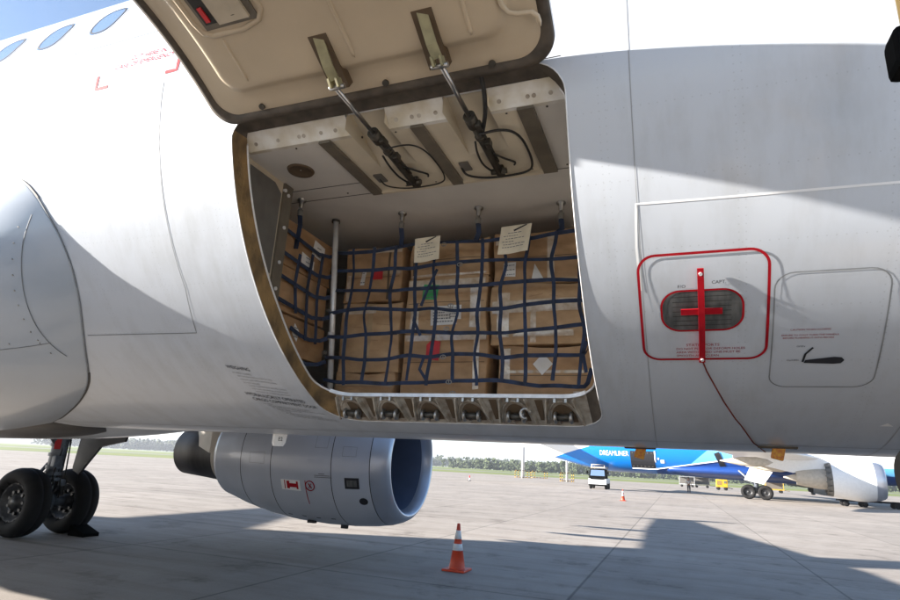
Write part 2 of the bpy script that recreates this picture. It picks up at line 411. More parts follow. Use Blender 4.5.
# ------------------------------------------------------------------ hull markings
sm = MB()
cyl_strip(sm, [(1.19, -40), (1.185, 86)], .004, 1)
cyl_strip(sm, [(-1.46, 2), (-1.44, 38), (-1.5, 46.8), (-2.45, 46.4)], .006)
cyl_strip(sm, [(-4.5, -11), (-.96, -11)], .005); cyl_strip(sm, [(.93, -9), (4.5, -9)], .004)
cyl_strip(sm, [(-4.2, 80.5), (4.5, 80.5)], .006)
for x in (-6.1, -4.9, -3.6, 2.32, 3.5): cyl_strip(sm, [(x, -80), (x, 95)], .004, 1)
cyl_strip(sm, rr_a(1.722, 2.14, 41.6, 60.2, .075), .006, closed=True)
sm.build('panel_seam', ['seam', 'seaml'], A)
wl = MB(); cyl_strip(wl, [(1.178, 43), (1.172, 37), (1.182, 31.4), (1.44, 31.6), (4.6, 33.2)], .010); wl.build('white_line', ['white'], A)
# static port panel with its red protective cover
st = MB(); cyl_strip(st, rr_a(1.172, 1.70, 38.2, 54.4, .075, 8), .012, closed=True, r=R + .004)
cyl_strip(st, rr_a(1.262, 1.602, 43.3, 49.4, .083, 10), .009, closed=True, r=R + .004)
so2 = st.build('port_marking', ['red'], A)
pl = MB(); fill_poly(pl, rr_a(1.266, 1.598, 43.4, 49.3, .08, 10), 0, R + .003)
for k in range(7): cyl_strip(pl, [(1.31, 44.2 + k * .72), (1.555, 44.2 + k * .72)], .0025, 1, R + .0045)
pl.build('static_plate', ['sensor', 'gap'], so2)
cv = MB()
cv.ribbon([cp(1.431 + .0 * k, 40.2 + 14.6 * k / 12, R + .012 + .01 * math.sin(k / 12 * PI)) for k in range(13)], [(cp(0, 40.2 + 14.6 * k / 12) - Vector((0, 0, ZC))) for k in range(13)], .027, .006)
cv.ribbon([cp(1.345 + .172 * k / 6, 46.2, R + .018) for k in range(7)], cp(0, 46.2) - Vector((0, 0, ZC)), .03, .006)
cvo = cv.build('port_cover', ['red'], so2)
b = MB()
for a in (40.9, 54.2): b.tube([cp(1.431, a, R + .01), cp(1.431, a, R + .022)], .008, 10)
b.build('cover_stud', ['alu'], so2)
b = MB(); pts = [(1.435, 55.0), (1.45, 56.5), (1.475, 58.4), (1.53, 63), (1.589, 67.7), (1.62, 70), (1.7, 78), (1.8, 88)]
b.ribbon([cp(x, a, R + .004 + .02 * math.sin(i / 7 * PI)) for i, (x, a) in enumerate(pts)], [(cp(0, a) - Vector((0, 0, ZC))) for x, a in pts], .0075, .002, 0)
b.build('streamer', ['streamer'], so2)
tx = MB()
for i, l in enumerate(('STATIC PORTS', 'DO NOT PLUG OR DEFORM HOLES', 'AREA WITHIN RED LINE MUST BE', 'SMOOTH AND CLEAN')):
    cyl_text(tx, l, 1.318 if i else 1.362, 52.1 + i * .62, .0185 if i else .022, 0)
cyl_text(tx, 'F/O', 1.335, 42.9, .022, 1); cyl_text(tx, 'CAPT.', 1.475, 42.5, .022, 1)
cyl_text(tx, 'CAUTION WHEN CLOSING', 1.79, 49.9, .0125, 0)
cyl_text(tx, 'ENSURE TO FULLY TURN THE HANDLE', 1.757, 50.75, .0125, 0); cyl_text(tx, 'BEFORE FLUSHING IT INTO RECESS', 1.763, 51.2, .0125, 0)
cyl_text(tx, 'OPEN', 1.82, 52.6, .013, 1); cyl_text(tx, 'CLOSED', 1.786, 55.0, .013, 1)
cyl_text(tx, 'WEIGHING', -1.42, 55.2, .034, 1, slant=5.5, tall=1.3)
for i, (l, s, dx) in enumerate((('BY CARGO LOADING', .014, .03), ('SEE LOADING INSTRUCTION PLACARD', .014, .05), ('WEIGHTS AND LIMITS ON DOOR LINING', .014, .055), ('DO NOT EXCEED', .015, .06), ('CHECK COMPARTMENT BEFORE CLOSING', .014, .085), ('MAX LOAD PER AREA AS STATED INSIDE', .014, .09), ('NETS MUST BE LOCKED BEFORE FLIGHT', .014, .1))):
    cyl_text(tx, l, -1.43 + dx, 56.5 + i * .95, s, 2, slant=5.5, tall=1.2)
cyl_text(tx, 'HYDRAULICALLY OPERATED', -1.43, 63.2, .0325, 1, slant=7, tall=1.7); cyl_text(tx, 'CARGO COMPARTMENT DOOR', -1.41, 65.0, .0315, 1, slant=7, tall=1.7)
for i, l in enumerate(('TO OPEN', 'UNLOCK HANDLE AND PULL OUTWARDS', 'SET SELECTOR TO OPEN AND HOLD UNTIL LATCHED', 'CHECK GREEN LIGHT ON', 'TO CLOSE', 'SET SELECTOR TO CLOSE AND HOLD', 'PUSH HANDLE FLUSH AND CHECK INDICATOR', 'DOOR MUST BE FULLY LOCKED BEFORE TAXI')):
    cyl_text(tx, l, -1.36 + .02 * i, 66.4 + i * .8, .0155, 2, slant=7, tall=1.3)
tx.build('placard_text', ['dred', 'ink', 'inkg'], A)
mk = MB()
cyl_strip(mk, [(-2.052, -2.9), (-2.045, -.05), (-1.94, -.05)], .022, 0, R + .002); cyl_strip(mk, [(-1.375, -2.9), (-1.375, -.05), (-1.465, -.05)], .022, 0, R + .002)
cyl_text(mk, 'CUT HERE IN', -1.80, -4.8, .05); cyl_text(mk, 'CASE OF EMERGENCY', -1.92, -3.4, .05)
mk.build('cut_in_marking', ['pink'], A)
hd = MB(); fill_poly(hd, [(1.855, 55.4), (1.86, 54.85), (1.97, 54.35), (2.0, 54.45), (2.012, 54.95), (2.0, 55.5), (1.97, 55.6)], 0, R + .003)
cyl_strip(hd, [(1.85, 55.2), (1.858, 53.8), (1.885, 52.7)], .009, 0, R + .003); hd.build('recess_handle', ['ink'], A)
tr = MB(); fill_poly(tr, [(2.235, 70.3), (2.262, 69.3), (2.292, 70.3)], 0); tr.build('triangle_mark', ['white'], A)
# cabin windows
for k in range(-30, 7):
    if -17 < k < -13: continue
    x = -2.30 + .533 * k
    if x < -15 or (x > 6): continue
    for sd in (0, 1):
        if sd and k % 1: continue
        w = MB(); g = MB(); pts = [(x + .125 * math.copysign(abs(math.cos(q)) ** .75, math.cos(q)), -20.9 + 5.0 * math.copysign(abs(math.sin(q)) ** .75, math.sin(q))) for q in [2 * PI * i / 28 for i in range(28)]]
        if sd: pts = [(px, 180 - pa) for px, pa in pts]
        fill_poly(g, pts, 0, R + .003); cyl_strip(w, pts, .02, 0, R + .002, True); cyl_strip(w, [(x + (px - x) * .9, -20.9 + (pa + 20.9) * .9) if not sd else (x + (px - x) * .9, 200.9 + (pa - 200.9) * .9) for px, pa in pts], .012, 1, R + .0045, True)
        wo = w.build('cabin_window', ['wframe', 'gap'], A); g.build('pane', ['glass'], wo)

# ------------------------------------------------------------------ wing-body fairing
xa = [(12, -2.95), (13.3, -2.865), (15, -2.665), (18, -2.53), (21.7, -2.44), (26, -2.36), (31.3, -2.32), (36, -2.335), (40.8, -2.39), (48.7, -2.54), (58.5, -2.79), (66, -3.14), (75.5, -3.72), (83, -4.2), (90, -4.4)]
def x0f(a):
    if a > 90: a = 180 - a
    for k in range(len(xa) - 1):
        if a <= xa[k+1][0]:
            p0, p1, p2, p3 = xa[max(0, k-1)], xa[k], xa[k+1], xa[min(len(xa)-1, k+2)]; t = max(0, (a - p1[0]) / (p2[0] - p1[0])); h_ = p2[0] - p1[0]
            m1 = (p2[1] - p0[1]) / (p2[0] - p0[0]) * h_; m2 = (p3[1] - p1[1]) / (p3[0] - p1[0]) * h_
            return p1[1] * (2*t**3 - 3*t*t + 1) + m1 * (t**3 - 2*t*t + t) + p2[1] * (3*t*t - 2*t**3) + m2 * (t**3 - t*t)
    return xa[-1][1]
def bulge(s, a, x):
    if a > 90: a = 180 - a
    D = .40 * min(1, (a - 12) / 14) ** .7 * (1 - .72 * max(0, (a - 50) / 40))
    e = 1 if x > -11 else max(0, 1 - (-11 - x) / 3.5)
    return .006 + D * (1 - math.exp(-s / .75)) * (e * e * (3 - 2 * e))
fa = MB(); AF = [12 + 156 * i / 104 for i in range(105)]; SS = [0, .012, .03, .06, .1, .15, .21, .28, .36, .45, .55, .7, .9, 1.2, 1.6, 2.2, 3, 4, 5.5, 7, 8, 9, 10, 11, 12, 12.6]
def fpt(s, a, off=0):
    x = max(-15, x0f(a) - s); return cp(x, a, R + bulge(s, a, x) + off)
vs = [fpt(s, a) for s in SS for a in AF]; n = len(AF)
fa.add(vs, [(i*n+k, i*n+k+1, (i+1)*n+k+1, (i+1)*n+k) for i in range(len(SS)-1) for k in range(n-1)], 0, True)
vs = [cp(max(-15, x0f(a)), a, R - .03) for a in AF]; fa.add(vs + [fpt(0, a) for a in AF], [(k, k+1, n+k+1, n+k) for k in range(n-1)], 0)
fao = fa.build('wing_fairing', ['fair'], A, weld='recalc')
g = MB()
for (a0, a1, w, of) in ((12, 19, .020, .004), (56, 78, .022, .002), (78, 102, .008, .003)):
    P = [a0 + (a1 - a0) * i / 24 for i in range(25)]
    g.ribbon([cp(x0f(a) + .004, a, R + of) for a in P], [(cp(0, a) - Vector((0, 0, ZC))) for a in P], w, .006)
P = [19 + 37 * i / 30 for i in range(31)]
g.ribbon([cp(x0f(a) + .004, a, R + .004) for a in P], [(cp(0, a) - Vector((0, 0, ZC))) for a in P], .009, .006, 1)
P = [22 + 28 * i / 24 for i in range(25)]
jl = lambda a: .30 * math.sin(PI * (a - 20) / 33) ** .8
g.ribbon([fpt(.004 + jl(a), a, .003) for a in P], [(cp(0, a) - Vector((0, 0, ZC))) for a in P], .005, .003, 1)
g.ribbon([fpt(s, 46.5 - s * 2.2, .003) for s in [.2 + .12 * i for i in range(20)]], [(cp(0, 45) - Vector((0, 0, ZC)))] * 20, .004, .003, 1)
g.build('fairing_seal', ['gap', 'seam'], fao)
g = MB()
for i in range(10):
    q = fpt(.03 + jl(24 + i * 2.7) + .03, 24 + i * 2.7, .002); g.tube([q, q + (q - Vector((q.x, 0, ZC))).normalized() * .003], .006, 6)
for i in range(9):
    q = fpt(.28 + i * .2, 46.5 - (.28 + i * .2) * 2.2 - 1, .002); g.tube([q, q + (q - Vector((q.x, 0, ZC))).normalized() * .003], .006, 6)
g.build('fairing_screw', ['steel'], fao)
pod = MB()
rings = []
for i in range(17):
    u = -1 + 2 * i / 16; w = max(.02, (1 - u * u) ** .5)
    rings.append([Vector((-5.9 + 1.9 * u, .0 + .95 * w * math.cos(q), 1.80 + .17 * w * math.sin(q))) for q in [2 * PI * k / 28 for k in range(28)]])
pod.loft(rings); pod.build('air_pack_pod', ['gdoor'], A)

# ------------------------------------------------------------------ wings, fin, tailplane
def foil(xle, c, y, z, tc, vert=False, n=22, inc=0.):
    P = []
    for i in range(n):
        w = PI * i / (n - 1); t = (1 - math.cos(w)) / 2; yt = 5 * tc * (.2969 * t ** .5 - .126 * t - .3516 * t * t + .2843 * t ** 3 - .1036 * t ** 4)
        P.append((t, yt))
    loop = [(t, yt) for t, yt in P] + [(t, -yt) for t, yt in P[-2:0:-1]]
    if vert: return [Vector((xle - t * c, yt * c, z)) for t, yt in loop]
    return [Vector((xle - t * c, y, z + yt * c * (1 if yt > 0 else .8) - inc * (t - .35) * c)) for t, yt in loop]
for sd in (-1, 1):
    w = MB(); secs = [(-2.5, 8.0, 1.3, 2.42, .13, .05), (-3.05, 7.1, 2.3, 2.5, .13, .05), (-5.25, 3.95, 6.4, 3.25, .12, .02), (-8.3, 2.65, 12, 3.75, .11, .01), (-10.75, 1.5, 16.9, 4.2, .10, 0)]
    w.loft([foil(xl, c, sd * y, z, tc, inc=ic) for xl, c, y, z, tc, ic in secs])
    wo = w.build('wing', ['wing'], A, weld='recalc')
    for y, xt, z, l in ((6.6, -8.1, 3.0, 3.6), (9.0, -8.7, 3.25, 3.2), (11.6, -9.5, 3.5, 2.8)):
        f = MB(); f.loft([[Vector((xt + .4 - u * l, sd * y + .16 * s * math.cos(q), z - .14 + .22 * s * math.sin(q))) for q in [2 * PI * k / 14 for k in range(14)]] for u, s in ((0, .05), (.08, .5), (.25, .95), (.55, 1), (.8, .6), (.95, .25), (1, .05))])
        f.build('flap_fairing', ['wing'], wo)
    f = MB(); f.loft([[Vector((-10.75 - .2 - t * 1.5 + dx, sd * (16.9 + .04 * k2), 4.25 + dz)) for (t, k2) in ((0, 0), (.5, 1), (1, 0), (.5, -1))] for dx, dz in ((.1, -.45), (0, 0), (-.35, .75))]); f.build('wingtip_fence', ['wing'], wo)
    h = MB(); h.loft([foil(-22.6, 3.6, sd * .6, 5.0, .1), foil(-24.6, 2.5, sd * 3.4, 5.3, .1), foil(-26.6, 1.4, sd * 6.2, 5.6, .09)]); h.build('tailplane', ['wing'], A, weld='recalc')
h = MB(); h.loft([foil(-19.8, 6.2, 0, 5.2, .1, True), foil(-22.6, 4.3, 0, 8.4, .1, True), foil(-25.4, 2.4, 0, 11.7, .1, True)]); h.build('tail_fin', ['skin'], A, weld='recalc')

# ------------------------------------------------------------------ engines
def engine(sy):
    Y, Z, X = sy * 5.75, 1.62, -3.12
    e = MB(); o = (X, Y, Z); ax = (-1, 0, 0)
    e.lathe([(.30, 1.075), (.55, 1.115), (.95, 1.145), (1.5, 1.155), (2.1, 1.13), (2.7, 1.06), (3.3, .93), (3.75, .80), (3.8, .79), (3.78, .77), (3.4, .80)], o, ax, 64)
    eo = e.build('engine', ['nac'], A)
    l = MB(); l.lathe([(.30, 1.075), (.15, 1.03), (.06, .985), (.01, .935), (0, .905), (.02, .875), (.08, .845), (.2, .825)], o, ax, 64); l.build('inlet_lip', ['lip'], eo)
    d = MB(); d.lathe([(.2, .825), (.4, .82), (.7, .83), (1.1, .85)], o, ax, 64); d.lathe([(.86, .823), (.87, .826), (.88, .823)], o, ax, 48, 1); d.build('inlet_duct', ['duct', 'gap'], eo)
    f = MB(); f.lathe([(.62, .01), (.7, .07), (.9, .18), (1.1, .25)], o, ax, 24)
    for k in range(30):
        w = 2 * PI * k / 30; vs = []
        for r, tw in ((.22, .3), (.5, .62), (.83, .95)):
            for sg in (-1, 1):
                ww = w + sg * .09 * (1.4 - r * .5); vs.append(Vector((X - .98 - sg * .1 * (1.3 - tw), Y + r * math.cos(ww), Z + r * math.sin(ww))))
        f.add(vs, [(0, 1, 3, 2), (2, 3, 5, 4)], 0)
    f.lathe([(1.1, .85), (1.12, .2)], o, ax, 32); f.build('fan', ['fan'], eo)
    c = MB(); c.lathe([(3.3, .62), (3.8, .58), (4.1, .56)], o, ax, 40, 1); c.lathe([(4.1, .56), (4.15, .545), (4.6, .50), (5.15, .455), (5.16, .43), (4.9, .42)], o, ax, 40); c.lathe([(4.8, .3), (5.1, .24), (5.5, .1), (5.62, .01)], o, ax, 32); c.build('exhaust_nozzle', ['exh', 'tan'], eo)
    s = MB()
    def rr(t):
        P = [(.30, 1.075), (.55, 1.115), (.95, 1.145), (1.5, 1.155), (2.1, 1.13), (2.7, 1.06), (3.3, .93), (3.75, .80)]
        for (a, b), (c2, d2) in zip(P, P[1:]):
            if t <= c2: return b + (d2 - b) * (t - a) / (c2 - a)
    for t in (.31, 1.0, 2.25, 3.0): s.lathe([(t - .007, rr(t) + .001), (t, rr(t) + .003), (t + .007, rr(t) + .001)], o, ax, 64)
    s.build('cowl_seam', ['gap'], eo)
    def np_(t, w, off=.004):
        """t along the cowl, w degrees above (+) or below the mid line on the inboard side"""
        r = rr(t) + off; return Vector((X - t, Y - sy * r * math.cos(rad(w)), Z + r * math.sin(rad(w))))
    def patch(mb, t0, t1, w0, w1, m, off=.004):
        n = 6; vs = []
        for i in range(n + 1):
            for j in range(n + 1): vs.append(np_(t0 + (t1 - t0) * i / n, w0 + (w1 - w0) * j / n, off))
        mb.add(vs, [(i*(n+1)+j, (i+1)*(n+1)+j, (i+1)*(n+1)+j+1, i*(n+1)+j+1) for i in range(n) for j in range(n)], m, True)
    k = MB()
    patch(k, .49, .75, -25, -15.5, 0, .004); patch(k, .53, .71, -23, -17.5, 1, .006)
    vs = [np_(.46 + .075 * math.cos(q), -37 + 3.6 * math.sin(q), .005) for q in [2 * PI * i / 20 for i in range(20)]]; k.add(vs, [list(range(20))], 0)
    k.build('cowl_vent', ['ink', 'sensor'], eo)
    k = MB(); patch(k, 1.62, 2.02, -29.5, -20, 1, .003)
    for (t0, t1, w0, w1) in ((1.66, 1.70, -28, -21), (1.70, 1.84, -26.5, -23), (1.84, 1.9, -28, -21), (1.93, 1.95, -28.5, -20.5), (1.5, 1.515, -42, -19.5)): patch(k, t0, t1, w0, w1, 0, .006)
    ring = [np_(1.42 + .085 * math.cos(q), -24 + 4.2 * math.sin(q), .006) for q in [2 * PI * i / 24 for i in range(25)]]
    k.tube(ring, .009, 5, 0); k.tube([np_(1.39, -26, .006), np_(1.45, -22, .006)], .009, 5, 0); k.tube([np_(1.45, -26, .006), np_(1.39, -22, .006)], .006, 5, 0)
    k.build('hoist_point_marking', ['red', 'white'], eo)
    k = MB()
    for t in (1.15, 1.45, 1.75, 2.05): patch(k, t, t + .09, -62, -60.5, 0, .005)
    for t0, t1, w0, w1 in ((1.1, 1.34, 8, 20), (2.4, 2.75, -8, 2), (.55, .8, 2, 10)):
        for e0, e1, g0, g1 in ((t0, t1, w0, w0 + .25), (t0, t1, w1, w1 + .25), (t0, t0 + .006, w0, w1), (t1, t1 + .006, w0, w1)): patch(k, e0, e1, g0, g1, 1, .003)
    k.build('cowl_latch', ['ink', 'seam'], eo)
    k = MB()
    for i, (a, b) in enumerate(((1.0, 1.22), (.9, 1.3), (.86, 1.3))): patch(k, a + .02 + .1, b + .02, -13 - i * 1.4, -13.6 - i * 1.4, 0, .004)
    k.build('cowl_text', ['inkg'], eo)
    k = MB(); k.bbox(np_(1.75, -72, .02), (.16, .08, .05), 0, .01); k.bbox(np_(1.2, -83, .02), (.13, .06, .07), 0, .01); k.build('drain_mast', ['ink'], eo)
    y = MB(); y.loft([[Vector((x, Y + h * q, z)) for q, x, z in ((-1, x0, zt), (1, x0, zt), (1, x0, zb), (-1, x0, zb))] for x0, zt, zb, h in ((-4.1, 2.72, 2.6, .08), (-4.7, 2.8, 2.5, .2), (-5.9, 2.85, 2.3, .22), (-6.35, 2.85, 2.0, .5), (-6.6, 2.85, 1.62, .66), (-7.2, 2.85, 1.60, .62), (-7.6, 2.85, 1.72, .5), (-8.0, 2.8, 2.2, .2), (-9.3, 2.7, 2.5, .03))], smooth=False); y.build('pylon', ['tan'], eo)
    return eo
engine(1); engine(-1)

# ------------------------------------------------------------------ landing gear
def wheel(parent, x, y, r, w, out, name='wheel'):
    q = MB(); h = w / 2
    q.lathe([(-h * .7, r * .56), (-h, r * .66), (-h, r * .8), (-h * .85, r * .93), (-h * .55, r * .985), (-h * .3, r), (-.02, r), (-.015, r - .012), (.015, r - .012), (.02, r), (h * .3, r), (h * .55, r * .985), (h * .85, r * .93), (h, r * .8), (h, r * .66), (h * .7, r * .56)], (x, y, r), (0, 1, 0), 48)
    q.lathe([(-h * .7, r * .56), (-h * .62, r * .5), (-h * .3, r * .42), (-h * .25, r * .22), (-h * .7, r * .18), (-h * .75, .01)], (x, y, r), (0, 1, 0), 36, 1)
    q.lathe([(h * .7, r * .56), (h * .62, r * .5), (h * .3, r * .42), (h * .25, r * .22), (h * .7, r * .18), (h * .75, .01)], (x, y, r), (0, 1, 0), 36, 1)
    for k in range(9):
        a = 2 * PI * k / 9; q.tube([(x + r * .32 * math.cos(a), y - h * .5, r + r * .32 * math.sin(a)), (x + r * .32 * math.cos(a), y - h * .2, r + r * .32 * math.sin(a))], r * .05, 6, 1)
    return q.build(name, ['tyre', 'rimw'], parent)
def main_gear(sd):
    y, x = sd * 3.84, -9.62
    g = MB(); g.tube([(x, y, .585), (x, y, 1.0)], .085, 16, 1); g.tube([(x, y, .95), (x + .03, y, 1.35), (x + .08, y, 2.7)], [.12, .135, .16], 18)
    g.tube([(x, y - .48, .585), (x, y + .48, .585)], .085, 14); g.lathe([(-.12, .13), (.12, .13)], (x, y, .585), (0, 0, 1), 16)
    for sy in (-.07, .07):
        g.tube([(x - .08, y + sy, 1.25), (x - .42, y + sy * .6, .95), (x - .06, y + sy, .62)], .032, 8)
        g.tube([(x + .1, y + sy, 1.1), (x + .17, y + sy, .9), (x + .1, y + sy * 2, .65)], .016, 6, 2)
    for z in (.98, 1.08, 1.2, 1.42, 1.6): g.lathe([(-.03, .15), (.03, .15)], (x + .015, y, z), (0, 0, 1), 18)
    g.tube([(x + .05, y, 1.55), (x + .3, y - sd * .9, 2.25)], .06, 10)
    for k in range(4): g.tube([(x + .12, y + .1 - .05 * k, 2.3), (x + .16, y + .11 - .05 * k, 1.5), (x + .13, y + .16 - .08 * k, 1.05), (x + .12, y + .2 - .1 * k, .7)], .013, 6, 2)
    g.bbox((x + .17, y - .1, 1.3), (.1, .14, .2), 0, .02); g.bbox((x + .14, y + .12, .92), (.08, .1, .12), 0, .02)
    go = g.build('main_gear', ['gearp', 'alu', 'cable'], A)
    wheel(go, x, y - .465, .585, .42, -1); wheel(go, x, y + .465, .585, .42, 1)
    f = MB(); f.ribbon([(x + .16, y - .14, 1.88), (x + .17, y - .15, 1.7), (x + .155, y - .14, 1.52)], Vector((1, -.5, 0)), .1, .008); f.build('warning_flag', ['redst'], go)
    d = MB(); pr = [(x + .06, 1.2), (x + .02, 1.95), (x + 1.25, 1.95), (x + 1.2, 1.72), (x + .62, 1.6), (x + .38, 1.25), (x + .2, .95)]
    vs = [Vector((px, y + sd * .3 + sd * .12 * (pz - 1), pz)) for px, pz in pr]; vs2 = [v + Vector((0, sd * .05, 0)) for v in vs]; n = len(vs)
    d.add(vs + vs2, [list(range(n)), list(range(n, 2 * n))[::-1]] + [(i, (i + 1) % n, n + (i + 1) % n, n + i) for i in range(n)]); d.build('gear_door', ['gdoor'], go, weld='recalc')
    if sd == 1:
        k = MB()
        k.add([Vector(p) for p in ((x + .35, y + .3, 0), (x + .75, y + .3, 0), (x + .75, y + .3, .06), (x + .35, y + .3, .2), (x + .35, y + .62, 0), (x + .75, y + .62, 0), (x + .75, y + .62, .06), (x + .35, y + .62, .2))], [(0, 1, 2, 3), (4, 7, 6, 5), (0, 4, 5, 1), (1, 5, 6, 2), (2, 6, 7, 3), (3, 7, 4, 0)])
        tag(k.build('wheel_chock', ['black']), 'black rubber wedge chock against the main wheel', 'wheel chock')
main_gear(1); main_gear(-1)
g = MB(); g.tube([(4.0, 0, .38), (4.0, 0, 1.0)], .06, 12, 1); g.tube([(4.0, 0, .9), (4.05, 0, 2.1)], .1, 14); g.tube([(4.0, -.25, .38), (4.0, .25, .38)], .05, 10); g.tube([(4.05, 0, 1.3), (4.9, 0, 2.0)], .05, 8)
go = g.build('nose_gear', ['gearp', 'alu'], A); wheel(go, 4.0, -.25, .38, .22, -1); wheel(go, 4.0, .25, .38, .22, 1)
for sy in (-1, 1):
    d = MB(); d.box((4.9, sy * .42, 1.55), (1.2, .03, .6)); d.build('gear_door', ['white'], go)

# drain masts and antenna under the belly
def mast(x, y, col, txt=None, sc=1.):
    m = MB(); zt = ZC - math.sqrt(R * R - y * y)
    m.loft([[Vector((x + dx + ch * cx, y + .012 * sc * cy, zt + dz)) for cx, cy in ((-.5, 0), (-.25, 1), (.3, .8), (.5, 0), (.3, -.8), (-.25, -1))] for dz, dx, ch in ((.03, 0, .13 * sc), (-.06 * sc, -.008, .12 * sc), (-.085 * sc, -.012, .09 * sc))], smooth=False)
    if txt:
        vs, fs = text_tris(txt, .045); m.add([Vector((x - .005 + v.x, y - .0165, zt - .055 + v.y)) for v in vs], fs, 1)
    return m
mast(-1.80, .02, 'white', 'E2', 1.15).build('blade_antenna', ['white', 'ink'], A)
for x, y in ((1.84, -.27), (1.07, .05)):
    m = MB(); zt = ZC - math.sqrt(R * R - y * y)
    m.bbox((x, y, zt - .03), (.065, .03, .08), 0, .008, Matrix.Rotation(.25, 3, 'Y')); m.bbox((x, y, zt - .002), (.2, .05, .012), 1, .004)
    m.build('drain_mast', ['amber', 'rimdark'], A)

# ------------------------------------------------------------------ cargo hold
ho = MB(); zc_ = 3.27
# ceiling panels round the two actuator bays
B1, B2 = (-.38, .10), (.17, .66); yb, yf = -1.15, -1.795
def quad(mb, x0, x1, y0, y1, z, m=0): mb.add([(x0, y0, z), (x1, y0, z), (x1, y1, z), (x0, y1, z)], [(0, 3, 2, 1)], m)
cl = MB()
quad(cl, -2.6, -.45, yf, -1.30, zc_); quad(cl, -2.6, -.45, -1.296, yb, zc_); quad(cl, .74, 1.6, yf, yb, zc_); quad(cl, -2.6, 1.6, yb + .004, 1.8, zc_ + .002)
clo = cl.build('ceiling_panel', ['greyliner'], A)
jn = MB(); jn.box((-.5, yb + .002, zc_ + .001), (4.2, .006, .004)); jn.box((-1.5, -1.298, zc_ + .001), (2.1, .006, .004)); jn.build('panel_joint', ['gap'], clo)
for x0, x1 in ((-.45, -.38), (.10, .17), (.66, .74)):
    be = MB(); be.box(((x0 + x1) / 2, (yf + yb) / 2, zc_ - .005), (x1 - x0, yb - yf, .03)); be.build('ceiling_beam', ['beam'], clo)
sc = MB()
for x in (-1.0, -.62, .0, .4, .8, -.2, .6):
    for y in (-1.76, -1.19): sc.tube([(x, y, zc_ + .004), (x, y, zc_ - .004)], .006, 6)
sc.build('panel_screw', ['dsteel'], clo)
for bi, (x0, x1) in enumerate((B1, B2)):
    b = MB(); c0, c1 = x0 + .13, x0 + .36; yk = -1.44
    quad(b, x0, c0, yf, yb, zc_ - .002); quad(b, c1, x1, yf, yb, zc_ - .002); quad(b, c0, c1, yk, yb, zc_ - .002)
    b.add([(c0, yf - .06, 3.40), (c1, yf - .06, 3.40), (c1, yk, zc_ - .002), (c0, yk, zc_ - .002)], [(0, 1, 2, 3)])
    b.add([(c0, yf - .06, 3.40), (c0, yk, zc_ - .002), (c0, yf - .06, zc_ - .002)], [(0, 1, 2)]); b.add([(c1, yf - .06, 3.40), (c1, yk, zc_ - .002), (c1, yf - .06, zc_ - .002)], [(0, 2, 1)])
    b.box(((x0 + x1) / 2, yb - .012, zc_ - .012), (x1 - x0, .02, .02))
    bo = b.build('actuator_bay', ['beige2'], A)
    p = MB(); p.box((x0 + .07, -1.33, zc_ - .008), (.055, .09, .01)); p.build('connector_plate', ['panel'], bo)
# lintel: white strip with rivets, cut where the actuators pass
lio = None
for x0, x1 in ((-.92, -.25), (-.02, .30), (.53, .90)):
    P = [(-1.872, 3.345), (-1.845, 3.318), (-1.80, zc_ - .004), (-1.775, zc_ - .004)]
    li = MB()
    for (y0, z0), (y1, z1) in zip(P, P[1:]): li.add([(x0, y0, z0), (x1, y0, z0), (x1, y1, z1), (x0, y1, z1)], [(0, 1, 2, 3)])
    lio = li.build('door_lintel', ['lintel'], A)
rv = MB()
for x in (-.85, -.7, -.56, -.53, -.42, -.33, .03, .12, .16, .25, .58, .72, .75, .83): 
    q = Vector((x, -1.824, 3.296)); nn = Vector((0, -.72, -.69)); rv.tube([q, q + nn * .004], .011, 8)
rv.build('lintel_bolt', ['sillp'], lio)
hb = MB(); hb.add([(-.93, -1.962, 3.378), (.9, -1.962, 3.378), (.9, -1.872, 3.347), (-.93, -1.872, 3.347)], [(0, 1, 2, 3)]); hb.build('hinge_strip', ['rimdark'], A)
# aft side frame of the opening
fr = MB(); X_ = -.955
fr.add([(X_, -1.84, 3.28), (X_, -1.36, 3.28), (X_, -1.36, 2.46), (X_, -1.54, 2.62), (X_, -1.75, 2.85)], [(0, 1, 2, 3, 4)], 0)
fr.add([(X_ + .004, -1.735, 3.235), (X_ + .004, -1.50, 3.235), (X_ + .004, -1.43, 3.19), (X_ + .004, -1.43, 2.66), (X_ + .004, -1.46, 2.66), (X_ + .004, -1.52, 2.75), (X_ + .004, -1.70, 3.0)], [(0, 1, 2, 3, 4, 5, 6)], 1)
fr.box((X_, -1.375, 2.87), (.03, .085, .80), 2)
fro = fr.build('side_frame', ['cream', 'panel', 'beam'], A)
s = MB()
for y, z in ((-1.375, 3.2), (-1.375, 2.98), (-1.375, 2.75), (-1.375, 2.58), (-1.74, 3.0), (-1.41, 3.22), (-1.375, 2.5)): s.tube([(X_ + .005, y, z), (X_ + .022, y, z)], .012, 8)
s.build('frame_screw', ['alu'], fro)
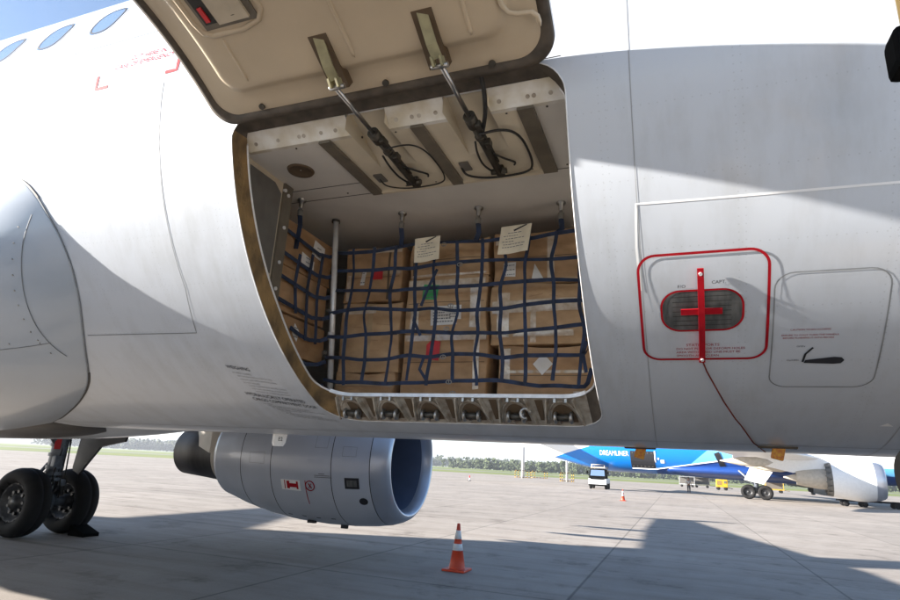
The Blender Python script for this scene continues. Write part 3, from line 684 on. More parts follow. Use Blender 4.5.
# hold shell
sh = MB(); zf = 2.015
sh.add([(-2.6, -.76, zf), (1.6, -.76, zf), (1.6, .75, zf), (-2.6, .75, zf)], [(0, 1, 2, 3)], 1)
for x in (-2.6, 1.6):
    W_ = [(sg * (math.sqrt(1.95 ** 2 - (ZC - z) ** 2)), z) for sg, zz in ((-1, (3.3, 3.0, 2.7, 2.4, 2.15, 1.95)), (1, (1.95, 2.15, 2.4, 2.7, 3.0, 3.3))) for z in zz]
    sh.add([(x, yy, z) for yy, z in W_], [list(range(len(W_)))])
sh.add([(-2.6, .9, 2.0), (1.6, .9, 2.0), (1.6, .9, 3.28), (-2.6, .9, 3.28)], [(0, 1, 2, 3)])
sh.add([(-2.6, -.76, zf), (-.93, -.76, zf), (-.95, -1.15, 2.26), (-2.6, -1.15, 2.26)], [(0, 1, 2, 3)]); sh.add([(.93, -.76, zf), (1.6, -.76, zf), (1.6, -1.3, 2.36), (.93, -1.3, 2.36)], [(0, 1, 2, 3)])
sh.build('hold_lining', ['greyliner', 'floor'], A)
v = MB(); v.lathe([(0, .005), (0, .055), (-.006, .06), (-.012, .075), (0, .082)], (-.745, -1.535, zc_ - .001), (0, 0, 1), 28); v.build('smoke_vent', ['slot'], A)
pole = MB(); pole.tube([(-.905, -.70, 2.02), (-.93, -.825, zc_ + .02)], .020, 14); pole.lathe([(-.02, .03), (0, .03)], (-.93, -.825, zc_ - .002), (0, 0, 1), 14, 1); pole.tube([(-.914, -.745, 2.4), (-.915, -.75, 2.45)], .0235, 12, 0)
pole.build('net_post', ['alu', 'dsteel'], A)

# actuators between bay and door bracket
for xq in (-.10, .43):
    a = MB(); e0 = Vector((xq, -1.29, 3.225)); e1 = Vector((xq - .005, -2.175, 3.262)); d = (e1 - e0).normalized()
    a.tube([e0, e0 + d * .50], .021, 14); a.tube([e0 + d * .45, e0 + d * .53], .032, 14); a.tube([e0 + d * .34, e0 + d * .36], .027, 14); a.tube([e0 + d * .1 + Vector((.026, 0, 0)), e0 + d * .46 + Vector((.028, 0, 0))], .006, 6)
    ao = a.build('door_actuator', ['dsteel'], A)
    r = MB(); r.tube([e0 + d * .5, e1], .0115, 12); r.build('piston_rod', ['rodchrome'], ao)
    f = MB(); f.bbox(e0 + Vector((0, .02, .015)), (.05, .06, .045), 0, .006); f.tube([e0 + Vector((-.045, 0, 0)), e0 + Vector((.045, 0, 0))], .017, 10); f.bbox(e0 + d * .46 + Vector((.03, 0, -.016)), (.03, .06, .035), 0, .006); f.bbox(e0 + d * .30 + Vector((.03, 0, -.012)), (.03, .05, .04), 0, .006)
    f.build('end_fitting', ['dsteel'], ao)
    h = MB(); z = zc_ - .022
    def cab(pts, r): 
        P = [Vector(p) for p in pts]; Q = []
        for i in range(len(P) - 1):
            p0, p1, p2, p3 = P[max(i-1, 0)], P[i], P[i+1], P[min(i+2, len(P)-1)]
            for k in range(6):
                t = k / 6; Q.append(.5 * ((2*p1) + (p2-p0)*t + (2*p0-5*p1+4*p2-p3)*t*t + (3*p1-p0-3*p2+p3)*t**3))
        h.tube(Q + [P[-1]], r, 7)
    cab([(xq + .02, -1.72, 3.2), (xq + .1, -1.66, z), (xq + .17, -1.62, z), (xq + .2, -1.5, z), (xq + .19, -1.28, z), (xq + .12, -1.2, z), (xq - .08, -1.19, z), (xq - .2, -1.25, z), (xq - .215, -1.33, z + .012)], .007 if xq > 0 else .0045)
    cab([(xq - .02, -1.66, 3.2), (xq - .06, -1.5, z - .02), (xq - .07, -1.36, z - .01), (xq - .03, -1.28, 3.225)], .006)
    cab([(xq + .03, -1.5, 3.215), (xq + .06, -1.4, z - .01), (xq + .1, -1.33, z), (xq + .09, -1.29, z + .006)], .006)
    if xq > 0: cab([(xq + .02, -1.68, 3.22), (xq + .09, -1.85, 3.26), (xq + .1, -2.0, 3.36), (xq + .04, -2.2, 3.47)], .011)
    h.build('hydraulic_hose', ['cable'], ao)

# ------------------------------------------------------------------ raised cargo door
HX = cp(0, A_TOP); ROT = rad(-135)
def dp(x, a, r):
    p = cp(x, a, r); y, z = p.y - HX.y, p.z - HX.z
    return Vector((x, HX.y + y * math.cos(ROT) - z * math.sin(ROT), HX.z + y * math.sin(ROT) + z * math.cos(ROT)))
DO = rrect(-.965, .895, rad(A_TOP - .2) * R, rad(A_BOT) * R, [.12, .13, .22, .22], 12)
dcx, dcs = -.035, R * rad(42)
def dscale(q, inset):
    """pull an outline point inward by about inset metres"""
    dx, ds = q[0] - dcx, q[1] - dcs
    return (dcx + dx * (1 - inset / .93), dcs + ds * (1 - inset / 1.08))
DD = []
for i in range(len(DO)):
    p, q = DO[i], DO[(i + 1) % len(DO)]; k = max(1, int(math.dist(p, q) / .05))
    for j in range(k): DD.append((p[0] + (q[0] - p[0]) * j / k, p[1] + (q[1] - p[1]) * j / k))
ND = len(DD)
def dring(inset, r): return [dp(*(lambda z: (z[0], deg(z[1] / R)))(dscale(q, inset)), r) for q in DD]
def dfill(mb, insets_r, m):
    rings = [dring(i, r) for i, r in insets_r]
    mb.add([v for g in rings for v in g], [(k*ND+i, k*ND+(i+1) % ND, (k+1)*ND+(i+1) % ND, (k+1)*ND+i) for k in range(len(rings)-1) for i in range(ND)], m, True)
d = MB(); dfill(d, [(0, R - .035), (0, R)] + [(.93 * k / 9, R) for k in range(1, 10)] + [(.928, R)], 0)
do = d.build('cargo_door', ['skin'], A, weld='recalc')
d = MB(); dfill(d, [(0.002, R - .03), (.004, R - .06), (.03, R - .066), (.05, R - .055), (.055, R - .045)], 0); d.build('door_seal', ['rimdark'], do, weld='recalc')
d = MB(); dfill(d, [(.045, R - .05), (.065, R - .058), (.10, R - .062), (.165, R - .066), (.178, R - .074), (.20, R - .104), (.215, R - .111), (.24, R - .113)] + [(.24 + .68 * k / 9, R - .114) for k in range(1, 10)] + [(.927, R - .114)], 0)
dlo = d.build('door_liner', ['beige'], do, weld='recalc')
be = MB(); rl = R - .116
def bead(pts, w, lift=.010):
    P = []
    for i in range(len(pts) - 1):
        k = max(1, int(math.hypot(pts[i+1][0] - pts[i][0], rad(pts[i+1][1] - pts[i][1]) * R) / .02))
        for j in range(k): P.append((pts[i][0] + (pts[i+1][0] - pts[i][0]) * j / k, pts[i][1] + (pts[i+1][1] - pts[i][1]) * j / k))
    P.append(pts[-1]); be.tube([dp(x, a, rl + .004) for x, a in P], [w * (.35 if i in (0, len(P) - 1) else 1) for i in range(len(P))], 8)
bead([(-.61, 25), (-.61, 18.3)], .009); bead([(-.005, 40), (-.005, 18.3)], .011); bead([(.56, 40), (.56, 17.8)], .011)
bead([(.70, 40), (.705, 23), (.715, 20.6), (.735, 19.5), (.77, 19.1), (.83, 18.9), (.85, 18.3), (.855, 17.0)], .011)
bead([(-.28, 40), (-.28, 33)], .011); bead([(.29, 45), (.29, 33)], .011)
bead([(-.70, 36), (-.70, 28), (-.685, 26.4), (-.64, 25.7), (-.47, 25.6), (-.37, 26.3), (-.33, 27.6), (-.33, 36)], .014)
be.build('liner_bead', ['beige'], dlo)
# latch handle box, brackets, bolts
def dbox(mb, x0, x1, a0, a1, r0, r1, m=0):
    P = [dp(x, a, r) for r in (r0, r1) for x, a in ((x0, a0), (x1, a0), (x1, a1), (x0, a1))]
    mb.add(P, [(0, 1, 2, 3), (4, 7, 6, 5), (0, 4, 5, 1), (1, 5, 6, 2), (2, 6, 7, 3), (3, 7, 4, 0)], m)
hb = MB(); dbox(hb, -.655, -.36, 26.6, 35, rl + .006, rl - .004, 0); dbox(hb, -.56, -.395, 27.2, 34, rl - .004, rl - .02, 1); dbox(hb, -.64, -.575, 27.4, 34.5, rl - .004, rl - .006, 2)
c = [dp(-.465 + .026 * math.cos(q), 28.7 + .7 * math.sin(q), rl - .0215) for q in [2 * PI * i / 20 for i in range(20)]]; hb.add(c, [list(range(20))], 2)
c = [dp(-.36 + .012 * math.cos(q), 29.8 + .36 * math.sin(q), rl - .001) for q in [2 * PI * i / 12 for i in range(12)]]; hb.add(c, [list(range(12))], 2)
dbox(hb, -.622, -.60, 27.8, 30, rl - .006, rl - .016, 3)
hb.build('latch_box', ['beam', 'cream', 'gap', 'redst'], do, weld='recalc')
for i, xq in enumerate((-.13, .385)):
    s = MB(); dbox(s, xq - .055, xq + .04, 14.4, 22.4, R - .05, rl - .002, 0); so_ = s.build('bracket_slot_shade', ['slot'], do, weld='recalc')  # dark plate painted as the shade of the recess round the bracket
    b = MB(); top = dp(xq - .01, 22.0, rl + .01); bot = Vector((xq + .03, -2.18, 3.275)); 
    mid = top.lerp(bot, .6) + Vector((0, -.012, -.012))
    b.ribbon([top, top.lerp(mid, .5), mid, mid.lerp(bot, .7)], Vector((.25, -.75, -.6)), .046, .018); 
    for sx in (-.02, .02): b.ribbon([mid.lerp(bot, .6) + Vector((sx, 0, 0)), bot + Vector((sx, -.004, -.014))], Vector((1, 0, 0)), .05, .01)
    b.tube([bot + Vector((-.04, 0, -.008)), bot + Vector((.04, 0, -.008))], .012, 10, 1)
    b.build('hinge_bracket', ['brk', 'steel'], so_)
b = MB()
for x, a in ((-.645, 13.6), (.075, 13.4), (.605, 13.1), (.75, 22.5), (.83, 22.3), (.5, 36)):
    q0, q1 = dp(x, a, R - .05 if a < 16 else rl + .004), dp(x, a, (R - .072) if a < 16 else rl - .008); b.tube([q0, q1], .016 if a < 16 else .012, 10)
b.build('liner_bolt', ['dsteel'], do)

# ------------------------------------------------------------------ cargo: cartons
def carton(label, x0, x1, y0, y1, z0, z1, m, tapes=(), stickers=(), group='cartons loaded in the cargo hold', bulge_=.010):
    cx, cy = (x0 + x1) / 2, (y0 + y1) / 2
    E = empty('cardboard_box', (cx, cy, z0), label, 'cardboard box', group)
    nx, nz = 9, 7; b = MB(); sx, sy, sz = (x1 - x0) / 2, (y1 - y0) / 2, (z1 - z0) / 2
    bm = bmesh.new(); bmesh.ops.create_cube(bm, size=2); bmesh.ops.bevel(bm, geom=list(bm.edges), offset=.02, segments=1, affect='EDGES')
    bmesh.ops.subdivide_edges(bm, edges=[e for e in bm.edges if e.calc_length() > .5], cuts=6, use_grid_fill=True)
    ph = [random.uniform(0, 6) for _ in range(4)]
    for v in bm.verts:
        x, y, z = v.co; w = (1 - x * x) * (1 - z * z)
        bx = bulge_ * 1.6 * w * (1 if y < 0 else -1) * -1
        v.co = Vector((x * sx + bulge_ * math.sin(3 * z + ph[0]) * .6, y * sy + bx + bulge_ * .5 * math.sin(4 * x + 3 * z + ph[1]), z * sz + (bulge_ * math.sin(3 * x + ph[2]) if z > 0 else 0)))
    bm.verts.index_update(); b.add([v.co + Vector((cx, cy, z0 + sz)) for v in bm.verts], [[v.index for v in f.verts] for f in bm.faces], 0, False); bm.free()
    b.build('carton_shell', [m], E)
    def fy(px, pz):
        x, z = (px - cx) / sx, (pz - z0 - sz) / sz
        w = max(0, 1 - x * x) * max(0, 1 - z * z); return y0 - bulge_ * 1.6 * w + bulge_ * .5 * math.sin(4 * x + 3 * z + ph[1])
    def sheet(mb, pts, off, m, n=8):
        """polygon laid on the face: fan of small quads that follow the bulge"""
        if len(pts) == 4:
            (ax, az), (bx, bz), (cx_, cz), (dx, dz) = pts; vs = []
            for i in range(n + 1):
                for k in range(n + 1):
                    u, v = i / n, k / n
                    px = (ax*(1-u)+bx*u)*(1-v) + (dx*(1-u)+cx_*u)*v; pz = (az*(1-u)+bz*u)*(1-v) + (dz*(1-u)+cz*u)*v
                    vs.append((px, fy(px, pz) - off, pz))
            mb.add(vs, [(i*(n+1)+k, (i+1)*(n+1)+k, (i+1)*(n+1)+k+1, i*(n+1)+k+1) for i in range(n) for k in range(n)], m, True)
        else: mb.add([(px, fy(px, pz) - off, pz) for px, pz in pts], [list(range(len(pts)))], m)
    f = MB()
    for ti, (tx0, tx1, tz0, tz1, tm) in enumerate(tapes):
        def Pq(a, c): return (x0 + .012 + (x1 - x0 - .024) * a, z0 + .012 + (z1 - z0 - .024) * c)
        jit = random.uniform(-.012, .012)
        sheet(f, [Pq(tx0, tz0), Pq(tx1, tz0 + jit), Pq(tx1, tz1 + jit), Pq(tx0, tz1)], .0030 + .0006 * ti, tm)
    if tapes: f.build('tape', ['tape', 'ctape', 'slot'], E)
    # closed flap joint with its strip of brown tape across the face
    f = MB(); zj = z0 + (z1 - z0) * random.uniform(.42, .6)
    sheet(f, [(x0 + .015, zj), (x1 - .015, zj), (x1 - .015, zj + .004), (x0 + .015, zj + .004)], .0026, 0)
    for k in range(random.randint(2, 4)):
        ux, uz = random.uniform(x0 + .05, x1 - .15), random.uniform(z0 + .05, z1 - .05); a = random.uniform(-.5, .5); L_ = random.uniform(.05, .12)
        sheet(f, [(ux, uz), (ux + L_ * math.cos(a), uz + L_ * math.sin(a) * .5), (ux + L_ * math.cos(a), uz + L_ * math.sin(a) * .5 + .004), (ux, uz + .003)], .0026, 1, 3)
    f.build('flap_joint', ['slot', 'card3'], E)
    for (nm, pts, mm, lines) in stickers:
        s = MB(); sheet(s, pts, .0062, 0)
        if lines:
            xs = [p[0] for p in pts]; zs = [p[1] for p in pts]; w, h = max(xs) - min(xs), max(zs) - min(zs)
            for k in range(lines):
                zz = max(zs) - h * (.2 + .62 * k / max(1, lines - 1)); u = min(xs) + w * .1; ue = min(xs) + w * random.uniform(.5, .9)
                while u < ue - .004:
                    l = random.uniform(.006, .02); s.box((u + l / 2, fy(u + l / 2, zz) - .0068, zz), (l, .0008, min(.008, h * .06)), 1); u += l + .005
        s.build(nm, [mm, 'inkg'], E)
    return E
def rect(x0, x1, z0, z1): return [(x0, z0), (x1, z0), (x1, z1), (x0, z1)]
YF = -.615
carton('tan box with a red square sticker, top left behind the net beside the pole', -.93, -.47, YF, .0, 2.70, 3.115, 'card1', [(.0, 1, .47, .55, 0), (.78, .82, 0, 1, 2), (.02, .1, 0, .5, 1), (.5, 1, .9, 1, 1)],
       [('sticker', rect(-.70, -.615, 2.86, 2.945), 'redst', 0), ('label', [(-.79, 2.82), (-.755, 2.82), (-.745, 2.93), (-.775, 2.935)], 'paper', 2)])
carton('plain tan box right of the pole, under the box with the red square', -.93, -.455, YF + .01, .0, 2.19, 2.69, 'card2', [(.45, .55, 0, 1, 0), (0, .6, .86, .97, 1)],
       [('label', rect(-.90, -.875, 2.32, 2.44), 'paper', 0)])
carton('low flat box lying on the sill right of the pole, lowest of its stack', -.91, -.45, YF - .03, .0, 2.02, 2.18, 'card1', [(0, 1, .42, .55, 0)])
carton('small light box at the top of the centre stack behind the left placard', -.42, .165, YF + .03, .0, 2.855, 3.125, 'card2', [(.02, .06, 0, 1, 2), (.0, 1, .0, .06, 1)])
carton('box with a green sticker and white papers in the centre stack', -.415, .17, YF, .0, 2.455, 2.85, 'card2', [(0, 1, .82, .98, 1), (.82, .95, .05, .8, 1), (.05, .16, 0, .4, 1)],
       [('sticker', [(-.29, 2.69), (-.18, 2.68), (-.17, 2.79), (-.285, 2.80)], 'green', 3), ('label', rect(-.22, -.03, 2.505, 2.635), 'paper', 5), ('label', rect(-.09, .0, 2.54, 2.64), 'paper', 4)])
carton('box with a red sticker at the bottom of the centre stack', -.41, .19, YF - .01, .0, 2.02, 2.45, 'card1', [(0, 1, .9, 1, 1), (.86, .93, .1, .9, 1)],
       [('sticker', [(-.23, 2.27), (-.14, 2.26), (-.135, 2.39), (-.2, 2.405), (-.235, 2.37)], 'redst', 0)])
carton('box at the top of the right stack behind the right placard', .205, .80, YF + .02, .0, 2.765, 3.135, 'card1', [(0, 1, .0, .06, 0), (.62, .7, 0, .9, 1), (0, .4, .8, .95, 1)],
       [('label', [(.27, 2.83), (.36, 2.82), (.365, 2.92), (.28, 2.92)], 'paper', 3), ('label', [(.47, 2.80), (.55, 2.79), (.49, 2.9)], 'paper', 0)])
carton('box bound with shiny clear wrap in the middle of the right stack', .20, .81, YF, .0, 2.36, 2.76, 'card2', [(0, 1, .52, .74, 1), (.06, .2, .1, .9, 1), (.44, .5, 0, .7, 1), (.25, .9, .1, .2, 1)])
carton('box with a white diamond label at the bottom of the right stack', .255, .86, YF + .02, .0, 2.02, 2.35, 'card1', [(0, 1, .48, .54, 0), (.03, .12, .3, 1, 1), (.8, .97, .0, .12, 1)],
       [('label', [(.545, 2.165), (.61, 2.235), (.548, 2.305), (.485, 2.235)], 'paper', 0)])
carton('box half hidden at the right edge of the door opening', .83, 1.2, YF - .02, .0, 2.37, 2.74, 'card2', [(0, 1, .4, .62, 1)])
carton('box at the lower right corner of the opening, partly hidden', .87, 1.25, YF + .05, .0, 2.02, 2.36, 'card3')
# aft stack left of the pole, seen from its forward side
def aft(label, y0, y1, z0, z1, m, labels=()):
    E = carton(label, -1.62, -1.025, y0, y1, z0, z1, m)
    for nm, pts in labels:
        s = MB(); s.add([(-1.012, py, pz) for py, pz in pts], [list(range(len(pts)))], 0)
        for k in range(3): s.box((-1.0112, sum(p[0] for p in pts) / 4, min(p[1] for p in pts) + .03 + .03 * k), (.0006, .05, .006), 1)
        s.build(nm, ['paper', 'inkg'], E)
aft('brown box with white labels left of the pole, topmost of the left stack', -1.34, -.67, 2.80, 3.12, 'card3', [('label', [(-.95, 2.97), (-.80, 2.945), (-.80, 3.06), (-.93, 3.08)]), ('label', [(-1.06, 2.86), (-.91, 2.83), (-.91, 2.92), (-1.06, 2.945)])])
aft('brown box left of the pole, second from the top of the left stack', -1.33, -.69, 2.50, 2.79, 'card1')
aft('brown box with a small white tag, third from the top left of the pole', -1.2, -.66, 2.24, 2.49, 'card3', [('label', [(-1.06, 2.38), (-1.0, 2.33), (-.98, 2.4), (-1.04, 2.45)])])

# ------------------------------------------------------------------ cargo net
N_ = empty('cargo_net', (0, -.74, 2.02), 'blue webbing cargo net with paper placards stretched before the boxes', 'cargo net')
def ny(x, z): return -.735 + .02 * math.sin(2.6 * x + 1) * math.sin(2.2 * (z - 2.0)) - .02
zs = [3.045, 2.89, 2.735, 2.585, 2.43, 2.265, 2.10]; xs = [-.78, -.63, -.455, -.29, -.15, .0, .16, .31, .47, .645, .80]
NJ = {}
def nj(i, k, s_):
    if (i, k, s_) not in NJ: NJ[(i, k, s_)] = random.uniform(-1, 1)
    return NJ[(i, k, s_)]
def field(x, z, s_):
    u, v = x / .16, z / .15; i, k = math.floor(u), math.floor(v); a, b = u - i, v - k; a = a*a*(3-2*a); b = b*b*(3-2*b)
    return (nj(i,k,s_)*(1-a)+nj(i+1,k,s_)*a)*(1-b) + (nj(i,k+1,s_)*(1-a)+nj(i+1,k+1,s_)*a)*b
def sag(x, z): return z + .012 * math.sin(5 * x + z * 9) + .013 * field(x, z, 1) - (.03 * max(0, 1 - abs(x - .55) / .35) if z < 2.15 else 0)
for z in zs:
    h = MB(); P = [(x, ny(x, z), sag(x, z)) for x in [-.93 + 1.75 * i / 40 for i in range(41)]]
    if z < 3: P += [(.845, -.80, sag(.8, z) + .015), (.885, -.93, z + .05)]
    h.ribbon(P, [Vector((0, -1, -.1 + .55 * math.sin(4 * q.x if isinstance(q, Vector) else 4 * q[0] + z * 13))) for q in P], .025, .003); h.build('webbing', ['web'], N_)
    h = MB(); zz = z - .02; yl = -1.34 if z > 2.5 else (-1.12 if z > 2.2 else -.9)
    h.ribbon([(-.93, -.755, z - .02), (-.965, -.80, zz - .03), (-.985, -.9, zz - .045)] + ([(-.99, -1.0, zz - .035), (-.985, yl, zz - .01)] if yl < -.95 else []), Vector((1, -.6, 0)), .026, .004); h.build('webbing', ['web'], N_)
for i, x in enumerate(xs):
    h = MB(); zt = zs[0] if x < .75 else zs[1]; zb = 2.10 - (.0 if i % 2 else .03)
    P = [(x + .012 * math.sin(7 * (zt - 2) * k / 24 + i) + .014 * field(x, zt + (zb - zt) * k / 24, 2), ny(x, zt + (zb - zt) * k / 24) - .006, zt + .01 + (zb - zt) * k / 24) for k in range(25)]
    h.ribbon(P, [Vector((.5 * math.sin(6 * q[2] + i * 1.7), -1, 0)) for q in P], .023, .003); h.build('webbing', ['web'], N_)
for y, zt in ((-.86, 3.0), (-.98, 2.95), (-1.12, 2.9)):
    h = MB(); h.ribbon([(-.98, y, zt), (-.985, y - .01, 2.7), (-.98, y + .03, 2.35 if y > -1 else 2.5)], Vector((1, -.2, 0)), .024, .004); h.build('webbing', ['web'], N_)
for x, y in ((-.40, -.82), (.14, -.77), (.68, -.715), (-.98, -1.18)):
    h = MB(); h.lathe([(0, .03), (-.012, .03), (-.015, .016), (-.05, .016), (-.052, .011), (-.075, .011), (-.078, .02), (-.12, .018)], (x, y, zc_), (0, 0, 1), 14); h.build('ceiling_hook', ['steel'], N_)
    h = MB(); zt = zs[0] if x > -.9 else 2.93; P = [(x, y, zc_ - .11), (x + .005, y + .01, zc_ - .18), (x - .02 if x > -.9 else x - .02, (ny(x, 3.0) - .004) if x > -.9 else -1.15, zt)]
    h.ribbon(P, Vector((0, -1, 0)), .034, .005); h.build('webbing', ['web'], N_)
for x, z in ((-.10, 2.02 + 1.01), (.02, 2.88), (-.03, 2.60), (-.05, 2.445), (-.06, 2.26), (-.01, 2.10), (.02, 2.03), (.83, 3.0), (-.93, 2.3), (-.93, 2.6)):
    h = MB(); y = ny(x, z) - .018; h.tube([(x + .012 * math.cos(q) * 1.5, y, z + .012 * math.sin(q)) for q in [2 * PI * k / 14 for k in range(15)]], .003, 6); h.tube([(x, y, z - .012), (x, y, z + .012)], .003, 6); h.build('buckle', ['buckle'], N_)
for pts in (((.86, -.93, 2.3), (.82, -.8, 2.26), (.845, -.86, 2.14)), ((-.26, -.78, 2.62), (-.27, -.79, 2.5), (-.22, -.78, 2.40)), ((-.13, -.78, 2.85), (-.19, -.79, 2.7), (-.23, -.78, 2.6)), ((-.19, -.775, 2.25), (-.21, -.78, 2.18), (-.16, -.775, 2.11))):
    h = MB(); h.ribbon(list(pts), Vector((0, -1, 0)), .02, .003); h.build('loose_strap', ['web'], N_)
def placard(x0, x1, z0, z1, sk):
    s = MB(); n = 8; vs = []
    for i in range(n + 1):
        for j in range(n + 1):
            u, v = i / n, j / n; vs.append((x0 + (x1 - x0) * u - sk * (1 - v), -.79 + .012 * math.sin(5 * u) * (1 - v) - .006 * v, z0 + (z1 - z0) * v + .008 * u))
    s.add(vs, [(i*(n+1)+j, (i+1)*(n+1)+j, (i+1)*(n+1)+j+1, i*(n+1)+j+1) for i in range(n) for j in range(n)], 0, True)
    def P(u, v): return Vector((x0 + (x1 - x0) * u - sk * (1 - v), -.7925 + .012 * math.sin(5 * u) * (1 - v) - .006 * v, z0 + (z1 - z0) * v + .008 * u))
    def line(u0, u1, v0, w, m=1):
        s.add([P(u0, v0), P(u1, v0), P(u1, v0 + w), P(u0, v0 + w)], [(0, 1, 2, 3)], m)
    for k, (u0, u1) in enumerate(((.25, .7), (.12, .6), (.2, .85), (.1, .5), (.15, .9), (.12, .8))):
        u = u0
        while u < u1 - .05:
            l = random.uniform(.04, .12); line(u, u + l, .72 - .1 * k, .025); u += l + .025
    s.add([P(.45, .78), P(.85, .96), P(.83, 1.0), P(.42, .84)], [(0, 1, 2, 3)], 2)
    s.build('placard', ['bpaper', 'inkg', 'ink'], N_)
placard(-.30, -.115, 2.905, 3.075, .0); placard(.31, .51, 2.915, 3.10, .025)

# ------------------------------------------------------------------ ground
def ground_mat():
    m, t, b, N, L = new_mat('apron_concrete')
    tc = N.new('ShaderNodeTexCoord'); b.inputs['Roughness'].default_value = .85; b.inputs['Specular IOR Level'].default_value = .25
    def noise(sc, dt, r=.6, st=None):
        q = N.new('ShaderNodeTexNoise'); q.inputs['Scale'].default_value = sc; q.inputs['Detail'].default_value = dt; q.inputs['Roughness'].default_value = r
        if st:
            mp = N.new('ShaderNodeMapping'); mp.inputs['Scale'].default_value = st; L.new(tc.outputs['Object'], mp.inputs['Vector']); L.new(mp.outputs['Vector'], q.inputs['Vector'])
        else: L.new(tc.outputs['Object'], q.inputs['Vector'])
        return q.outputs['Fac']
    def ramp(f, p0, c0, p1, c1):
        r = N.new('ShaderNodeValToRGB'); r.color_ramp.elements[0].position = p0; r.color_ramp.elements[1].position = p1
        r.color_ramp.elements[0].color = (*c0, 1); r.color_ramp.elements[1].color = (*c1, 1); L.new(f, r.inputs['Fac']); return r.outputs['Color']
    def mult(a, c, f=1):
        q = N.new('ShaderNodeMix'); q.data_type = 'RGBA'; q.blend_type = 'MULTIPLY'; q.inputs[0].default_value = f; L.new(a, q.inputs[6]); L.new(c, q.inputs[7]); return q.outputs[2]
    base = ramp(noise(.22, 6, .6), .3, (.40, .36, .32), .7, (.31, .278, .248))
    base = mult(base, ramp(noise(1.7, 8, .7), .3, (1, 1, 1), .75, (.82, .81, .8)))
    base = mult(base, ramp(noise(.5, 7, .7, (.25, 3, 1)), .45, (1, 1, 1), .75, (.75, .72, .7)))
    base = mult(base, ramp(noise(40, 3, .6), .3, (1, 1, 1), .8, (.88, .88, .88)))
    base = mult(base, ramp(noise(.9, 9, .75), .54, (1, 1, 1), .70, (.5, .48, .46)))
    base = mult(base, ramp(noise(.35, 4, .55, (.12, 6, 1)), .6, (1, 1, 1), .68, (.72, .71, .70)))
    # concrete slabs: joints and a slightly different tone per slab
    sp = N.new('ShaderNodeSeparateXYZ'); L.new(tc.outputs['Object'], sp.inputs[0])
    def mth(op, a, v=None):
        q = N.new('ShaderNodeMath'); q.operation = op
        for i, s in enumerate((a, v)):
            if s is None: continue
            if isinstance(s, (int, float)): q.inputs[i].default_value = s
            else: L.new(s, q.inputs[i])
        return q.outputs[0]
    ds = []; cells = []
    for ax, off, sz in ((0, 37.62, 3.75), (1, 50.9, 5.0)):
        u = mth('DIVIDE', mth('ADD', sp.outputs[ax], off), sz); fr = mth('FRACT', u); cells.append(mth('FLOOR', u))
        ds.append(mth('MULTIPLY', mth('MINIMUM', fr, mth('SUBTRACT', 1., fr)), sz))
    dmin = mth('MINIMUM', ds[0], ds[1])
    wob = mth('MULTIPLY', noise(6, 3), .012)
    j = N.new('ShaderNodeMapRange'); L.new(mth('ADD', dmin, mth('MULTIPLY', wob, -1)), j.inputs['Value']); j.inputs['From Min'].default_value = .004; j.inputs['From Max'].default_value = .022; j.inputs['To Min'].default_value = .55; j.inputs['To Max'].default_value = 1
    cb = N.new('ShaderNodeCombineXYZ'); L.new(cells[0], cb.inputs[0]); L.new(cells[1], cb.inputs[1])
    wn = N.new('ShaderNodeTexWhiteNoise'); wn.noise_dimensions = '3D'; L.new(cb.outputs[0], wn.inputs['Vector'])
    tone = N.new('ShaderNodeMapRange'); L.new(wn.outputs['Value'], tone.inputs['Value']); tone.inputs['To Min'].default_value = .9; tone.inputs['To Max'].default_value = 1.04
    fin = mth('MULTIPLY', j.outputs[0], tone.outputs[0])
    q = N.new('ShaderNodeVectorMath'); q.operation = 'SCALE'; L.new(base, q.inputs[0]); L.new(fin, q.inputs['Scale'])
    L.new(q.outputs[0], b.inputs['Base Color'])
    bp = N.new('ShaderNodeBump'); bp.inputs['Strength'].default_value = .25; bp.inputs['Distance'].default_value = .01; L.new(noise(25, 5), bp.inputs['Height']); L.new(bp.outputs['Normal'], b.inputs['Normal'])
    return m
M['apron'] = ground_mat()
g = MB(); q = 7000
g.add([(-q, -q, 0), (q, -q, 0), (q, q, 0), (-q, q, 0)], [(0, 1, 2, 3)]); structure(g.build('apron', ['apron']))
M['taxi'] = mat('taxiway_asphalt', (.2, .19, .18), .9, var=.2, vscale=.05)
g = MB(); bd = [(-700, -600), (-125, 80), (-100, 105), (-62, 152), (-10, 170), (60, 190), (1500, 480)]
far = [(-3000, 600), (-900, 1400), (-500, 1500), (-300, 1600), (0, 1700), (400, 1800), (3000, 2400)]
g.add([(*p, .004) for p in bd] + [(*p, .004) for p in far], [(i, i + 1, 8 + i, 7 + i) for i in range(6)])
stuff(g.build('grass', ['grass']))
g = MB(); g.add([(-760, -480, .009), (-185, 165, .009), (-150, 205, .009), (300, 420, .009), (300, 450, .009), (-170, 235, .009), (-215, 185, .009), (-800, -440, .009)], [(0, 1, 6, 7), (1, 2, 5, 6), (2, 3, 4, 5)]); structure(g.build('taxiway', ['taxi']))

